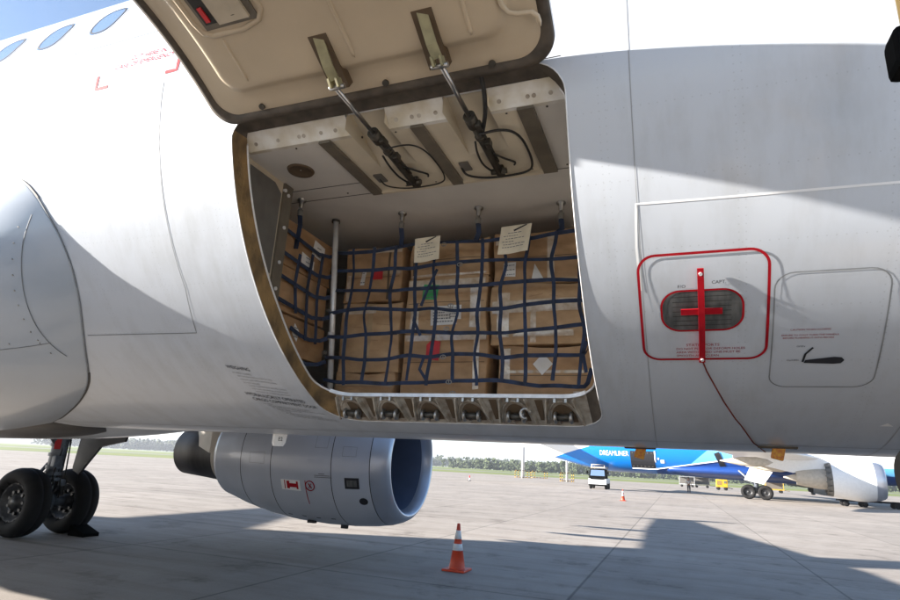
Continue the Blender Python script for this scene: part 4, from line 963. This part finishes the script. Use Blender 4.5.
# far hills and the wood in front of them
def ridge(name, pts, base_d):
    pass
def hill(name, az0, az1, d, hmax, seed, m='hill'):
    r = random.Random(seed); ph = [r.uniform(0, 6) for _ in range(6)]; h = MB(); n = 120; rings = []
    for i in range(n + 1):
        a = rad(az0 + (az1 - az0) * i / n); u = i / n
        hh = hmax * (.45 + .22 * math.sin(5 * u * 3 + ph[0]) + .16 * math.sin(11 * u * 3 + ph[1]) + .07 * math.sin(29 * u * 3 + ph[2]) + .03 * math.sin(67 * u * 3 + ph[3]))
        hh = max(4, hh) * (math.sin(PI * min(1, max(0, u))) ** .35 + .02)
        rings.append([Vector((dd * math.sin(a), dd * math.cos(a), zz)) for dd, zz in ((d * .86, -2), (d * .92, hh * .45), (d * .96, hh * .8), (d, hh), (d * 1.05, hh * .7), (d * 1.15, -2))])
    vs = [v for g in rings for v in g]; h.add(vs, [(i*6+k, (i+1)*6+k, (i+1)*6+k+1, i*6+k+1) for i in range(n) for k in range(5)], 0, True)
    structure(h.build(name, [m], weld='recalc'))
hill('hills', -95, 40, 1900, 40, 3); hill('hills', -80, 30, 2700, 74, 11); hill('hills', -60, 60, 3600, 86, 23)
def wood(name, pts, hgt, dens, seed):
    r = random.Random(seed); w = MB()
    for (x0, y0), (x1, y1) in zip(pts, pts[1:]):
        L_ = math.dist((x0, y0), (x1, y1)); n = int(L_ * dens)
        for k in range(n):
            t = r.random(); x = x0 + (x1 - x0) * t + r.uniform(-8, 8); y = y0 + (y1 - y0) * t + r.uniform(-6, 22); hh = hgt * r.uniform(.55, 1.15); 
            for c in range(16):
                a = r.uniform(0, 6.28); rr = hh * .3 * r.random() ** .5; zz = hh * (r.uniform(.15, 1)); s = hh * r.uniform(.09, .18)
                o = Vector((x + rr * math.cos(a), y + rr * math.sin(a), zz)); e = Vector((r.gauss(0, 1), r.gauss(0, 1), r.gauss(0, 1))).normalized(); f = e.orthogonal().normalized(); g2 = e.cross(f)
                w.add([o + f * s, o + g2 * s, o - f * s, o - g2 * s, o + e * s * .8, o - e * s * .8], [(0, 1, 4), (1, 2, 4), (2, 3, 4), (3, 0, 4), (1, 0, 5), (2, 1, 5), (3, 2, 5), (0, 3, 5)])
    stuff(w.build(name, ['leaf'], weld=False))
wood('treeline', [(-760, 520), (-480, 700), (-260, 800), (0, 860), (500, 900)], 13, 1.1, 1)
wood('treeline', [(-160, 420), (-60, 420), (60, 440), (260, 470)], 7.5, 1.6, 2)

hz = MB(); hz.box((0, 0, 45), (14600, 14600, 92)); hzo = hz.build('haze', []); stuff(hzo)
hm = bpy.data.materials.new('air_haze'); hm.use_nodes = True; hn = hm.node_tree; hn.nodes.clear()
ho_ = hn.nodes.new('ShaderNodeOutputMaterial'); hv = hn.nodes.new('ShaderNodeVolumePrincipled'); hv.inputs['Color'].default_value = (.85, .9, 1, 1); hv.inputs['Density'].default_value = .0003; hv.inputs['Anisotropy'].default_value = .3
hn.links.new(hv.outputs[0], ho_.inputs['Volume']); hzo.data.materials.append(hm)
# ------------------------------------------------------------------ traffic cones
def cone(name, loc, label, s=1., group='traffic cones on the apron'):
    E = empty(name, loc, label, 'traffic cone', group); x, y, z = loc
    b = MB(); b.bbox((x, y, z + .017 * s), (.38 * s, .38 * s, .034 * s), 0, .012 * s); b.build('base', ['orange'], E)
    c = MB(); prof = [(.034, .135), (.05, .128), (.30, .084), (.301, .0855), (.40, .0685), (.401, .067), (.47, .056), (.471, .0575), (.60, .037), (.601, .0355), (.70, .024), (.705, .018), (.70, .01)]
    c.lathe([(t * s, r * s) for t, r in prof], loc, (0, 0, 1), 32, mfun=lambda i: 1 if i in (3, 7) else 0); c.build('cone_body', ['orange', 'refl'], E)
    return E
cone('traffic_cone', (-2.06, 5.34, .004), 'orange cone with white bands standing in the shade in the foreground')
cone('traffic_cone', (-2.05, 37.2, .004), 'small distant orange cone on the sunlit apron', 1.0)

# ------------------------------------------------------------------ distant widebody airplane
F = empty('widebody_airliner', (9.12, 67.5, 0), 'blue and white wide airliner parked in the distance with chevron engine', 'airplane')
def plane_mat():
    m, t, b, N, L = new_mat('blue_white_livery'); b.inputs['Roughness'].default_value = .3; b.inputs['Coat Weight'].default_value = .3
    tc = N.new('ShaderNodeTexCoord'); sp = N.new('ShaderNodeSeparateXYZ'); L.new(tc.outputs['Object'], sp.inputs[0])
    def mth(op, a, v):
        q = N.new('ShaderNodeMath'); q.operation = op
        for i, s in enumerate((a, v)):
            if isinstance(s, (int, float)): q.inputs[i].default_value = s
            else: L.new(s, q.inputs[i])
        return q.outputs[0]
    X, Z = sp.outputs[0], sp.outputs[2]
    def mixc(f, a, c):
        q = N.new('ShaderNodeMix'); q.data_type = 'RGBA'; L.new(f, q.inputs[0])
        for i, s in ((6, a), (7, c)):
            if isinstance(s, tuple): q.inputs[i].default_value = (*s, 1)
            else: L.new(s, q.inputs[i])
        return q.outputs[2]
    col = mixc(mth('GREATER_THAN', mth('SUBTRACT', Z, mth('MULTIPLY', mth('ADD', X, 21.8), .29)), 3.3), (.0, .17, .58), (.78, .79, .8))
    col = mixc(mth('GREATER_THAN', mth('ADD', X, mth('MULTIPLY', Z, -1.2)), -9.9), col, (.14, .48, .86))
    col = mixc(mth('LESS_THAN', mth('ADD', Z, mth('MULTIPLY', X, -.10)), 3.15), col, (.012, .035, .16)) if False else col
    n = mth('MULTIPLY', mth('GREATER_THAN', X, -9.8), mth('LESS_THAN', mth('SUBTRACT', Z, mth('MULTIPLY', mth('ADD', X, 9.8), .17)), 2.45))
    col = mixc(n, col, (.012, .06, .26))
    fr_ = mth('GREATER_THAN', X, 3.); 
    col = mixc(mth('MULTIPLY', fr_, mth('GREATER_THAN', Z, 2.8)), col, (.16, .5, .85))
    col = mixc(mth('MULTIPLY', fr_, mth('GREATER_THAN', Z, 3.5)), col, (.78, .79, .8))
    L.new(col, b.inputs['Base Color']); return m
M['livery'] = plane_mat()
fw = rad(-6); RZ = Matrix.Rotation(fw, 3, 'Z'); FO = Vector((10.8, 66, 0))
class PM(MB):
    pass
def fbuild(mb, name, mats, parent, **k):
    """mesh given in the airplane's own frame (x forward, y to port)"""
    me = bpy.data.meshes.new(name); me.from_pydata(mb.v, [], mb.f)
    for m in mats: me.materials.append(M[m])
    me.polygons.foreach_set('material_index', mb.mi); me.polygons.foreach_set('use_smooth', mb.sm); me.update()
    bm = bmesh.new(); bm.from_mesh(me); bmesh.ops.remove_doubles(bm, verts=bm.verts, dist=1e-4); bmesh.ops.recalc_face_normals(bm, faces=bm.faces); bm.to_mesh(me); bm.free()
    o = bpy.data.objects.new(name, me); C.objects.link(o); o.parent = parent; return o
F.rotation_euler = (0, 0, fw)
sec = [(-28.6, 5.35, .12, .15), (-27.6, 5.3, .4, .48), (-24.8, 5.2, 1.05, 1.12), (-21.8, 5.1, 1.65, 1.82), (-18.5, 4.98, 2.25, 2.5), (-16.2, 4.93, 2.6, 2.88), (-13, 4.9, 2.85, 2.95), (-8, 4.9, 2.88, 2.95), (18, 4.9, 2.88, 2.95), (21, 4.8, 2.65, 2.75), (24, 4.55, 2.1, 2.2), (26.5, 4.3, 1.3, 1.4), (28, 4.1, .4, .45), (28.1, 4.1, .02, .02)]
def srow(x):
    for s0, s1 in zip(sec, sec[1:]):
        if x <= s1[0]:
            t = (x - s0[0]) / (s1[0] - s0[0]); return [s0[i] + (s1[i] - s0[i]) * t for i in range(4)]
def fskin(x, z, off=.03):
    _, zc2, ry, rz = srow(x); u = max(-.999, min(.999, (z - zc2) / rz)); return Vector((x, -ry * math.sqrt(1 - u * u) - off, z))
f = MB(); f.loft([[Vector((x, -ry * math.cos(2 * PI * k / 56), zz - rz * math.sin(2 * PI * k / 56))) for k in range(56)] for x, zz, ry, rz in sec]); fbuild(f, 'fuselage', ['livery'], F)
f = MB(); f.loft([[Vector((x, ry * math.cos(2 * PI * k / 40), 2.55 + rz * math.sin(2 * PI * k / 40))) for k in range(40)] for x, ry, rz in ((-9.6, 1.2, .3), (-8, 2.1, .55), (-5, 2.8, .75), (2, 3.0, .9), (7, 2.8, .85), (11, 1.9, .6))])
M['navy'] = mat('navy_paint', (.012, .05, .22), .3, var=.1, vscale=2); fbuild(f, 'wing_fairing', ['navy'], F)
f = MB()
for sd in (-1,):
    P = [(-9.8 + .37 * k, 2.45 + .0628 * k) for k in range(21)]; f.tube([fskin(x, z, .03) for x, z in P], .06, 6)
fbuild(f, 'cheat_line', ['white'], F)
d = MB(); n = 5; vs = [fskin(-12.4 + 2.6 * i / n, 2.5 + 1.8 * j / n, .025) for i in range(n + 1) for j in range(n + 1)]  # black sheet on the skin painted as the dark inside of the open door
d.add(vs, [(i*6+j, (i+1)*6+j, (i+1)*6+j+1, i*6+j+1) for i in range(n) for j in range(n)], 0)
for k in range(6): d.ribbon([fskin(-12.15 + .41 * k, 2.65, .04), fskin(-12.15 + .41 * k, 4.15, .04)], Vector((0, -1, 0)), .12, .02, 1)
d.ribbon([fskin(-12.35, 2.46, .05), fskin(-9.75, 2.46, .05)], Vector((0, -1, 0)), .14, .03, 2); d.ribbon([fskin(-9.75, 2.42, .05), fskin(-9.75, 3.4, .05), fskin(-9.75, 4.35, .05)], Vector((0, -1, 0)), .13, .03, 2)
fbuild(d, 'cargo_door', ['ink', 'panel', 'white'], F)
d = MB(); vs, fs = text_tris('DREAMLINER', .78); wd = max(v.x for v in vs); d.add([fskin(-15.85 + v.x * 3.3 / wd, 3.72 + v.y, .04) for v in vs], fs)
d.add([fskin(-9.2 + dx, 3.1 + dz, .04) for dx, dz in ((0, 0), (.4, 0), (.4, .35), (0, .35))], [(0, 1, 2, 3)]); d.add([fskin(-9.5 + dx, 3.45 + dz, .04) for dx, dz in ((0, 0), (.18, 0), (.18, .2), (0, .2))], [(0, 1, 2, 3)])
fbuild(d, 'livery_lettering', ['white'], F)
d = MB(); d.ribbon([fskin(-2.75 - .75 * k / 8, 2.5 + 1.9 * k / 8, .09) for k in range(9)], Vector((0, -1, 0)), .55, .03); fbuild(d, 'dark_stripe', ['ink'], F)
def pfoil(xle, c, y, z, tc): return foil(xle, c, y, z, tc)
for sd in (-1, 1):
    w = MB(); w.loft([pfoil(9.6, 11.6, sd * 2.2, 3.5, .11), pfoil(5.2, 7.0, sd * 9.9, 3.95, .10), pfoil(-3.2, 4.0, sd * 22, 4.9, .1), pfoil(-10.5, 1.0, sd * 30, 6.0, .09)]); wo = fbuild(w, 'wing', ['white'], F)
    for yy in (7.2, 13):
        q = MB(); xt = 1.2 - max(0, yy - 9) * .5; q.loft([[Vector((xt + 2.2 - u * 4.2, sd * yy + .3 * s * math.cos(k * PI / 6), 3.1 + yy * .045 - .35 + .42 * s * math.sin(k * PI / 6))) for k in range(12)] for u, s in ((0, .05), (.1, .6), (.3, 1), (.6, .9), (.9, .3), (1, .05))]); fbuild(q, 'flap_fairing', ['tan'], wo)
    h = MB(); h.loft([pfoil(-20.5, 5.8, sd * .8, 5.8, .1), pfoil(-27, 2.0, sd * 9.5, 6.7, .09)]); fbuild(h, 'tailplane', ['white'], F)
    e = MB(); o = (9.6, sd * 9.9, 2.2); ax = (-1, 0, 0)
    pr = [(.75, 1.62), (1.3, 1.70), (1.9, 1.70), (2.7, 1.62), (3.4, 1.5), (3.75, 1.42)]
    e.lathe(pr, o, ax, 48)
    nch = 16; vs = []
    for k in range(nch * 2 + 1):
        a = 2 * PI * k / (nch * 2); t, r = (3.75, 1.42); vs.append(Vector((o[0] - t, o[1] + r * math.cos(a), o[2] + r * math.sin(a)))); t2, r2 = (4.3, 1.30) if k % 2 else (3.80, 1.41); vs.append(Vector((o[0] - t2, o[1] + r2 * math.cos(a), o[2] + r2 * math.sin(a))))
    e.add(vs, [(2*k, 2*k+1, 2*k+3, 2*k+2) for k in range(nch * 2)], 1)
    e.lathe([(4.2, 1.27), (3.6, 1.34), (3.6, .7)], o, ax, 48, 1)
    eo = fbuild(e, 'engine', ['white', 'panel'], F)
    l = MB(); l.lathe([(.75, 1.62), (.35, 1.55), (.1, 1.44), (0, 1.36), (.06, 1.3), (.3, 1.26)], o, ax, 48); l.lathe([(.3, 1.26), (1.2, 1.3), (1.2, .1)], o, ax, 40, 1); fbuild(l, 'inlet_lip', ['lip', 'fan'], eo)
    c2 = MB(); c2.lathe([(3.9, .9), (4.8, .86), (5.8, .72), (6.4, .6)], o, ax, 32); c2.lathe([(6.0, .45), (6.7, .25), (7.4, .05)], o, ax, 24); fbuild(c2, 'core_nozzle', ['tan'], eo)
    y = MB(); y.loft([[Vector((x, sd * 9.9 + q * .25, z)) for q, z in ((-1, zt), (1, zt), (1, zb), (-1, zb))] for x, zt, zb in ((8.0, 4.0, 3.8), (5.5, 4.4, 3.0), (3.0, 4.2, 2.6), (.8, 3.8, 3.1))], smooth=False); fbuild(y, 'pylon', ['white'], eo)
    gq = MB(); gq.tube([(0, sd * 4.9, .7), (0, sd * 4.7, 3.2)], .22, 12); gq.tube([(-.8, sd * 4.9, .7), (.8, sd * 4.9, .7)], .14, 10); gq.tube([(0, sd * 4.9, 1.3), (0, sd * 3.2, 2.6)], .12, 8); gq.tube([(.1, sd * 4.9, 1.1), (-1.5, sd * 4.7, 2.7)], .09, 8); go = fbuild(gq, 'main_gear', ['gearp'], F)
    for dx in (-.75, .75):
        for dy in (-.42, .42):
            q = MB(); r = .68; h_ = .25; q.lathe([(-h_ * .6, r * .5), (-h_, r * .62), (-h_ * .9, r * .9), (-h_ * .5, r), (h_ * .5, r), (h_ * .9, r * .9), (h_, r * .62), (h_ * .6, r * .5)], (dx, sd * 4.9 + dy, r), (0, 1, 0), 28); q.lathe([(-h_ * .6, r * .5), (-h_ * .4, r * .45), (-h_ * .45, r * .2), (-h_ * .7, .02)], (dx, sd * 4.9 + dy, r), (0, 1, 0), 20, 1); q.lathe([(h_ * .6, r * .5), (h_ * .4, r * .45), (h_ * .45, r * .2), (h_ * .7, .02)], (dx, sd * 4.9 + dy, r), (0, 1, 0), 20, 1); fbuild(q, 'wheel', ['tyre', 'rimw'], go)
    d = MB(); vs = [Vector((x, sd * (5.45 + .12 * (z - 1.4)), z)) for x, z in ((-1.05, 1.8), (.65, 1.45), (1.5, 2.65), (-.4, 3.1))]; vs2 = [v + Vector((0, sd * .08, 0)) for v in vs]; d.add(vs + vs2, [(0, 1, 2, 3), (7, 6, 5, 4)] + [(i, (i + 1) % 4, 4 + (i + 1) % 4, 4 + i) for i in range(4)]); fbuild(d, 'gear_door', ['white'], go)
h = MB(); h.loft([foil(-16, 9, 0, 7.2, .1, True), foil(-26, 3.2, 0, 16.5, .1, True)]); fbuild(h, 'tail_fin', ['blue'], F)
gq = MB(); gq.tube([(22.8, 0, .5), (22.9, 0, 2.6)], .14, 10); go = fbuild(gq, 'nose_gear', ['gearp'], F)
for dy in (-.3, .3):
    q = MB(); q.lathe([(-.17, .25), (-.2, .35), (-.14, .5), (.14, .5), (.2, .35), (.17, .25)], (22.8, dy, .5), (0, 1, 0), 24); q.lathe([(-.15, .25), (-.15, .02)], (22.8, dy, .5), (0, 1, 0), 16, 1); q.lathe([(.15, .25), (.15, .02)], (22.8, dy, .5), (0, 1, 0), 16, 1); fbuild(q, 'wheel', ['tyre', 'rimw'], go)

# ------------------------------------------------------------------ apron equipment in the distance
def rotz(o, a): o.rotation_euler = (0, 0, a); return o
def small_wheels(mb, xs, ys, r, w, m):
    for x in xs:
        for y in ys: mb.lathe([(-w/2, .02), (-w/2, r * .9), (-w*.35, r), (w*.35, r), (w/2, r * .9), (w/2, .02)], (x, y, r), (0, 1, 0), 18, m)
# loader truck facing the camera
E = empty('service_truck', (-6.9, 64.5, 0), 'white airport service truck with black windscreen under the blue tail', 'truck')
x, y = -6.9, 64.5
b = MB(); b.bbox((x, y + 1.6, .85), (1.95, 3.6, .55), 0, .06); b.bbox((x, y - .22, .78), (1.95, .3, .62), 0, .06); b.bbox((x, y - .38, .42), (1.9, .12, .16), 1, .03); b.bbox((x, y - .4, 1.06), (1.5, .05, .07), 1, .01); b.build('body', ['white', 'black'], E)
b = MB(); b.loft([[Vector((x + sx * w, y + yy, z)) for sx, yy in ((-1, y0), (1, y0), (1, 1.6), (-1, 1.6))] for z, w, y0 in ((1.1, .93, -.25), (1.35, .92, -.2), (2.05, .84, .1), (2.15, .8, .18))], smooth=False); cab_ = b.build('cab', ['black'], E)
b = MB(); b.add([(x - .78, y - .2, 1.4), (x + .78, y - .2, 1.4), (x + .72, y + .06, 2.02), (x - .72, y + .06, 2.02)], [(0, 1, 2, 3)]); b.build('windscreen', ['glass'], cab_)
b = MB(); b.bbox((x, y + 1.9, 2.3), (1.6, 3.2, .16), 0, .03)
for sx in (-.7, .7):
    for yy in (.5, 3.2): b.tube([(x + sx, y + yy, 1.0), (x + sx, y + yy, 2.55)], .05, 8)
b.tube([(x - .75, y + .4, 2.6), (x + .75, y + .4, 2.6)], .04, 6); b.build('raised_platform', ['tan'], E)
for sx in (-.8, .85):
    for yy in (.35, 2.8):
        b = MB(); b.lathe([(-.14, .05), (-.14, .3), (-.1, .36), (.1, .36), (.14, .3), (.14, .05)], (x + sx, y + yy, .36), (1, 0, 0), 24); b.build('wheel', ['tyre'], E)
for sx in (-.72, .72):
    b = MB(); b.tube([(x + sx, y - .37, .85), (x + sx, y - .41, .85)], .1, 14); b.build('headlight', ['refl'], E)
    b = MB(); b.bbox((x + sx * 1.55, y + .05, 1.75), (.16, .1, .32), 0, .03); b.tube([(x + sx * 1.2, y + .1, 1.7), (x + sx * 1.5, y + .06, 1.75)], .02, 6); b.build('mirror', ['black'], E)
# light masts
def pole_mast(loc, r, h, label):
    E = empty('light_mast', loc, label, 'light mast', 'white floodlight masts at the apron edge'); x, y, z = loc
    b = MB(); b.tube([(x, y, 0), (x, y, h * .5), (x, y, h)], [r, r * .8, r * .5], 14); b.build('pole', ['white'], E)
    b = MB(); b.box((x, y, h + .2), (3, .4, .3)); [b.bbox((x - 1.2 + .8 * k, y - .3, h + .1), (.5, .3, .4), 1, .04) for k in range(4)]; b.build('floodlight', ['wing', 'refl'], E)
    return E
def guard(loc, label, w=2.4):
    E = empty('guard_frame', loc, label, 'guard frame', 'yellow and black guard frames at the apron edge'); x, y, z = loc; b = MB()
    for sx in (-w/2, w/2):
        for sy in (-w/2, w/2):
            for k in range(6): b.tube([(x + sx, y + sy, .25 * k), (x + sx, y + sy, .25 * k + .25)],   .06, 8, k % 2)
    for zz in (.15, 1.45):
        for k in range(8):
            for s_ in (-1, 1):
                b.tube([(x - w/2 + w/8*k, y + s_ * w/2, zz), (x - w/2 + w/8*(k+1), y + s_ * w/2, zz)], .045, 6, k % 2); b.tube([(x + s_ * w/2, y - w/2 + w/8*k, zz), (x + s_ * w/2, y - w/2 + w/8*(k+1), zz)], .045, 6, k % 2)
    b.build('rails', ['yellow', 'black'], E)
pole_mast((-28.5, 118.5, 0), .36, 25, 'thick white mast standing left of the distant blue tail'); guard((-28.5, 118.5, 0), 'yellow and black guard frame round the thick white mast', 2.6)
guard((-26.6, 126, 0), 'yellow and black guard frame standing empty between the two masts', 2.8)
pole_mast((-16.6, 102, 0), .2, 18, 'thinner white mast just below the blue tail tip'); guard((-16.6, 102, 0), 'yellow and black guard frame round the thinner mast', 2.0)
E = empty('marker_post', (-21.9, 64.6, 0), 'short white and red marker post alone on the sunlit apron', 'marker'); b = MB(); b.tube([(-21.9, 64.6, 0), (-21.9, 64.6, .35)], .08, 10); b.tube([(-21.9, 64.6, .35), (-21.9, 64.6, .62)], .07, 10, 1); b.tube([(-21.9, 64.6, 0), (-21.9, 64.6, .05)], .2, 12, 2); b.build('post', ['white', 'redst', 'black'], E)
# ground power unit, baggage carts, barriers beyond the blue airplane
def cart(loc, rz, col, label):
    E = empty('baggage_cart', loc, label, 'cart', 'baggage carts beyond the blue airplane'); b = MB(); x, y, z = loc
    b.bbox((x, y, .55), (3.0, 1.5, .16), 0, .03)
    for sx in (-1.4, 1.4):
        for sy in (-.68, .68): b.tube([(x + sx, y + sy, .6), (x + sx, y + sy, 1.95)], .04, 6, 0)
    b.bbox((x, y, 2.0), (3.1, 1.6, .07), 0, .02); b.bbox((x, y + .66, 1.3), (2.8, .05, 1.3), 1, .01); small_wheels(b, (x - 1, x + 1), (y - .6, y + .6), .25, .15, 2); b.tube([(x + 1.5, y, .5), (x + 2.4, y, .4)], .04, 6, 0)
    b.build('frame', [col, 'panel', 'tyre'], E); return E
for i, (px, py, c_, l_) in enumerate(((3.2, 128, 'wing', 'grey baggage cart left of the yellow power unit'), (6.0, 129, 'panel', 'dark baggage cart between the grey cart and the yellow power unit'), (17.5, 118, 'yellow', 'yellow baggage cart behind the main gear of the blue airplane'), (25, 121, 'orange', 'orange baggage cart between gear and engine of the blue airplane'), (29, 122, 'yellow', 'yellow baggage cart nearest the large white engine'))):
    cart((px, py, 0), 0, c_, l_)
E = empty('power_unit', (8.6, 112, 0), 'boxy yellow ground power unit beside the distant main gear', 'power unit'); x, y = 8.6, 112
b = MB(); b.bbox((x, y, 1.15), (1.8, 1.4, 1.3), 0, .08); b.build('housing', ['yellow'], E)
b = MB(); [b.box((x - .7 + .16 * k, y - .71, 1.2), (.07, .02, .7)) for k in range(5)]; b.bbox((x + .5, y - .72, 1.35), (.4, .04, .4), 0, .01); b.build('louvre', ['panel'], E)
b = MB(); small_wheels(b, (x - .6, x + .6), (y - .5, y + .5), .3, .2, 0); b.tube([(x + .9, y, .5), (x + 1.7, y, .3)], .05, 6); b.build('wheel', ['tyre'], E)
E = empty('equipment_dolly', (17.8, 59.5, 0), 'low black wheeled dolly standing below the large white engine', 'dolly'); b = MB(); x, y = 17.8, 59.5
b.bbox((x, y, .5), (6.2, 1.5, .14), 0, .03); small_wheels(b, (x - 2.6, x - 1.2, x + 1.2, x + 2.6), (y - .6, y + .6), .24, .16, 1)
for k in range(5): b.tube([(x - 2.4 + 1.2 * k, y - .7, .5), (x - 2.4 + 1.2 * k, y + .7, .5)], .09, 8, 1)
b.build('frame', ['black', 'tyre'], E)
# person walking below the distant airplane
E = empty('person', (2.55, 71.5, 0), 'person in white shirt and dark trousers walking below the distant blue airplane', 'person')
def skin_fig(name, pts, edges, radii, m, parent):
    me = bpy.data.meshes.new(name); me.from_pydata(pts, edges, []); o = bpy.data.objects.new(name, me); C.objects.link(o); o.parent = parent
    md = o.modifiers.new('Skin', 'SKIN'); 
    lay = me.skin_vertices[0] if me.skin_vertices else None
    if lay is None:
        bm = bmesh.new(); bm.from_mesh(me); bm.verts.layers.skin.verify(); bm.to_mesh(me); bm.free(); lay = me.skin_vertices[0]
    for i, r in enumerate(radii): lay.data[i].radius = (r, r)
    lay.data[0].use_root = True
    s = o.modifiers.new('Sub', 'SUBSURF'); s.levels = s.render_levels = 1
    me.materials.append(M[m]); return o
pts = [(0, 0, .95), (0, 0, 1.2), (0, 0, 1.42), (0, 0, 1.54), (0, -.02, 1.64), (0, -.01, 1.74), (.09, 0, .9), (.1, -.12, .5), (.1, -.02, .08), (.1, -.18, .04), (-.09, 0, .9), (-.1, .1, .5), (-.1, .3, .12), (-.1, .14, .05), (.19, 0, 1.4), (.25, .05, 1.14), (.25, -.1, .92), (.25, -.14, .83), (-.19, 0, 1.4), (-.25, -.05, 1.14), (-.25, -.2, .96), (-.25, -.25, .88)]
ed = [(0, 1), (1, 2), (2, 3), (3, 4), (4, 5), (0, 6), (6, 7), (7, 8), (8, 9), (0, 10), (10, 11), (11, 12), (12, 13), (2, 14), (14, 15), (15, 16), (16, 17), (2, 18), (18, 19), (19, 20), (20, 21)]
rd = [.13, .13, .14, .06, .095, .08, .09, .065, .045, .035, .09, .065, .045, .035, .055, .042, .033, .03, .055, .042, .033, .03]
bo = skin_fig('body', pts, ed, rd, 'skinp', E)
sh_ = skin_fig('shirt', [(0, 0, 1.0), (0, 0, 1.2), (0, 0, 1.42), (.19, 0, 1.4), (.25, .05, 1.16), (-.19, 0, 1.4), (-.25, -.05, 1.16)], [(0, 1), (1, 2), (2, 3), (3, 4), (2, 5), (5, 6)], [.155, .152, .155, .068, .055, .068, .055], 'hiviz', E)
tr_ = skin_fig('trousers', [(0, 0, .98), (.09, 0, .88), (.1, -.12, .5), (.1, -.03, .1), (-.09, 0, .88), (-.1, .1, .5), (-.1, .29, .14)], [(0, 1), (1, 2), (2, 3), (0, 4), (4, 5), (5, 6)], [.15, .105, .082, .066, .105, .082, .066], 'trouser', E)
b = MB(); b.lathe([(-.02, .1), (.04, .1), (.09, .08), (.125, .02)], (0, .0, 1.7), (0, 0, 1), 16); fbuild(b, 'hair', ['hair'], E)

# ------------------------------------------------------------------ cargo loader at the right edge
E = empty('cargo_loader', (2.9, -3.6, 0), 'yellow cargo loader with black rubber bumpers at the right edge', 'loader')
b = MB(); b.bbox((3.25, -4.1, .62), (2.7, 3.6, .5), 0, .05); b.build('chassis', ['yellow'], E)
for x in (2.1, 4.4):
    for y in (-5.4, -2.9):
        q = MB(); q.lathe([(-.15, .05), (-.15, .3), (-.1, .36), (.1, .36), (.15, .3), (.15, .05)], (x, y, .36), (1, 0, 0), 26); q.build('wheel', ['tyre'], E)
b = MB()
for sx in (2.15, 4.3):
    b.ribbon([(sx, -5.5, .8), (sx, -2.7, 1.5)], Vector((1, 0, 0)), .14, .06); b.ribbon([(sx + .07, -2.7, .8), (sx + .07, -5.5, 1.5)], Vector((1, 0, 0)), .14, .06)
b.build('scissor_arm', ['panel'], E)
b = MB(); b.bbox((3.2, -4.15, 1.56), (2.55, 3.4, .14), 0, .02); b.build('platform', ['alu'], E)
b = MB(); b.tube([(1.822, -2.3, 1.635), (1.842, -2.3, 1.635), (4.5, -2.3, 1.63)], [.05, .075, .075], 18); b.tube([(1.842, -2.3, 1.545), (1.852, -2.3, 1.545), (4.5, -2.3, 1.53)], [.04, .06, .06], 18); b.build('front_bumper', ['black'], E)
b = MB(); b.tube([(2.04, -2.3, 1.5), (2.04, -2.3, 3.6)], .04, 12); b.tube([(2.15, -5.6, 1.5), (2.15, -5.6, 2.5), (2.15, -2.35, 2.5)], .03, 10); b.build('guard_rail', ['yellow'], E)
b = MB(); b.bbox((2.035, -2.30, 2.865), (.15, .12, .135), 0, .025); b.build('rail_pad', ['black'], E)

# ------------------------------------------------------------------ camera, light, sky
cam = bpy.data.cameras.new('camera'); co = bpy.data.objects.new('camera', cam); C.objects.link(co); S.camera = co
yaw, pitch, roll = .3735415919, .2789374699, .0541062740
fwv = Vector((-math.sin(yaw) * math.cos(pitch), math.cos(yaw) * math.cos(pitch), math.sin(pitch)))
rv_ = Vector((math.cos(yaw), math.sin(yaw), 0)); uv_ = rv_.cross(fwv)
r2 = rv_ * math.cos(roll) + uv_ * math.sin(roll); u2 = -rv_ * math.sin(roll) + uv_ * math.cos(roll)
mw = Matrix(((r2.x, u2.x, -fwv.x, 1.28923), (r2.y, u2.y, -fwv.y, -4.13843), (r2.z, u2.z, -fwv.z, 1.5976), (0, 0, 0, 1)))
co.matrix_world = mw
cam.sensor_fit = 'HORIZONTAL'; cam.sensor_width = 36; cam.lens = 36 * 578.91 / 900; cam.clip_start = .05; cam.clip_end = 20000

to_sun = Vector((-3.0, -1.19, 1.0)).normalized()
sl = bpy.data.lights.new('sun', 'SUN'); sl.energy = 5.0; sl.angle = rad(.53); sl.color = (1, .94, .86)
so3 = bpy.data.objects.new('sun', sl); C.objects.link(so3); so3.rotation_euler = to_sun.to_track_quat('Z', 'Y').to_euler()
W = bpy.data.worlds.new('World'); S.world = W; W.use_nodes = True
n = W.node_tree; bg = n.nodes['Background']; sky = n.nodes.new('ShaderNodeTexSky'); sky.sky_type = 'NISHITA'; sky.sun_disc = False
sky.sun_elevation = math.asin(to_sun.z); sky.sun_rotation = math.atan2(to_sun.x, to_sun.y) % (2 * PI)
sky.air_density = 1.0; sky.dust_density = 1.1; sky.ozone_density = 1.6; sky.altitude = 1500
n.links.new(sky.outputs['Color'], bg.inputs['Color']); bg.inputs['Strength'].default_value = .058
S.view_settings.view_transform = 'Standard'; S.view_settings.look = 'None'; S.view_settings.exposure = 2.25; S.view_settings.gamma = 1; S.view_settings.use_curve_mapping = False
S.render.engine = 'CYCLES'; S.cycles.max_bounces = 8; S.cycles.diffuse_bounces = 5
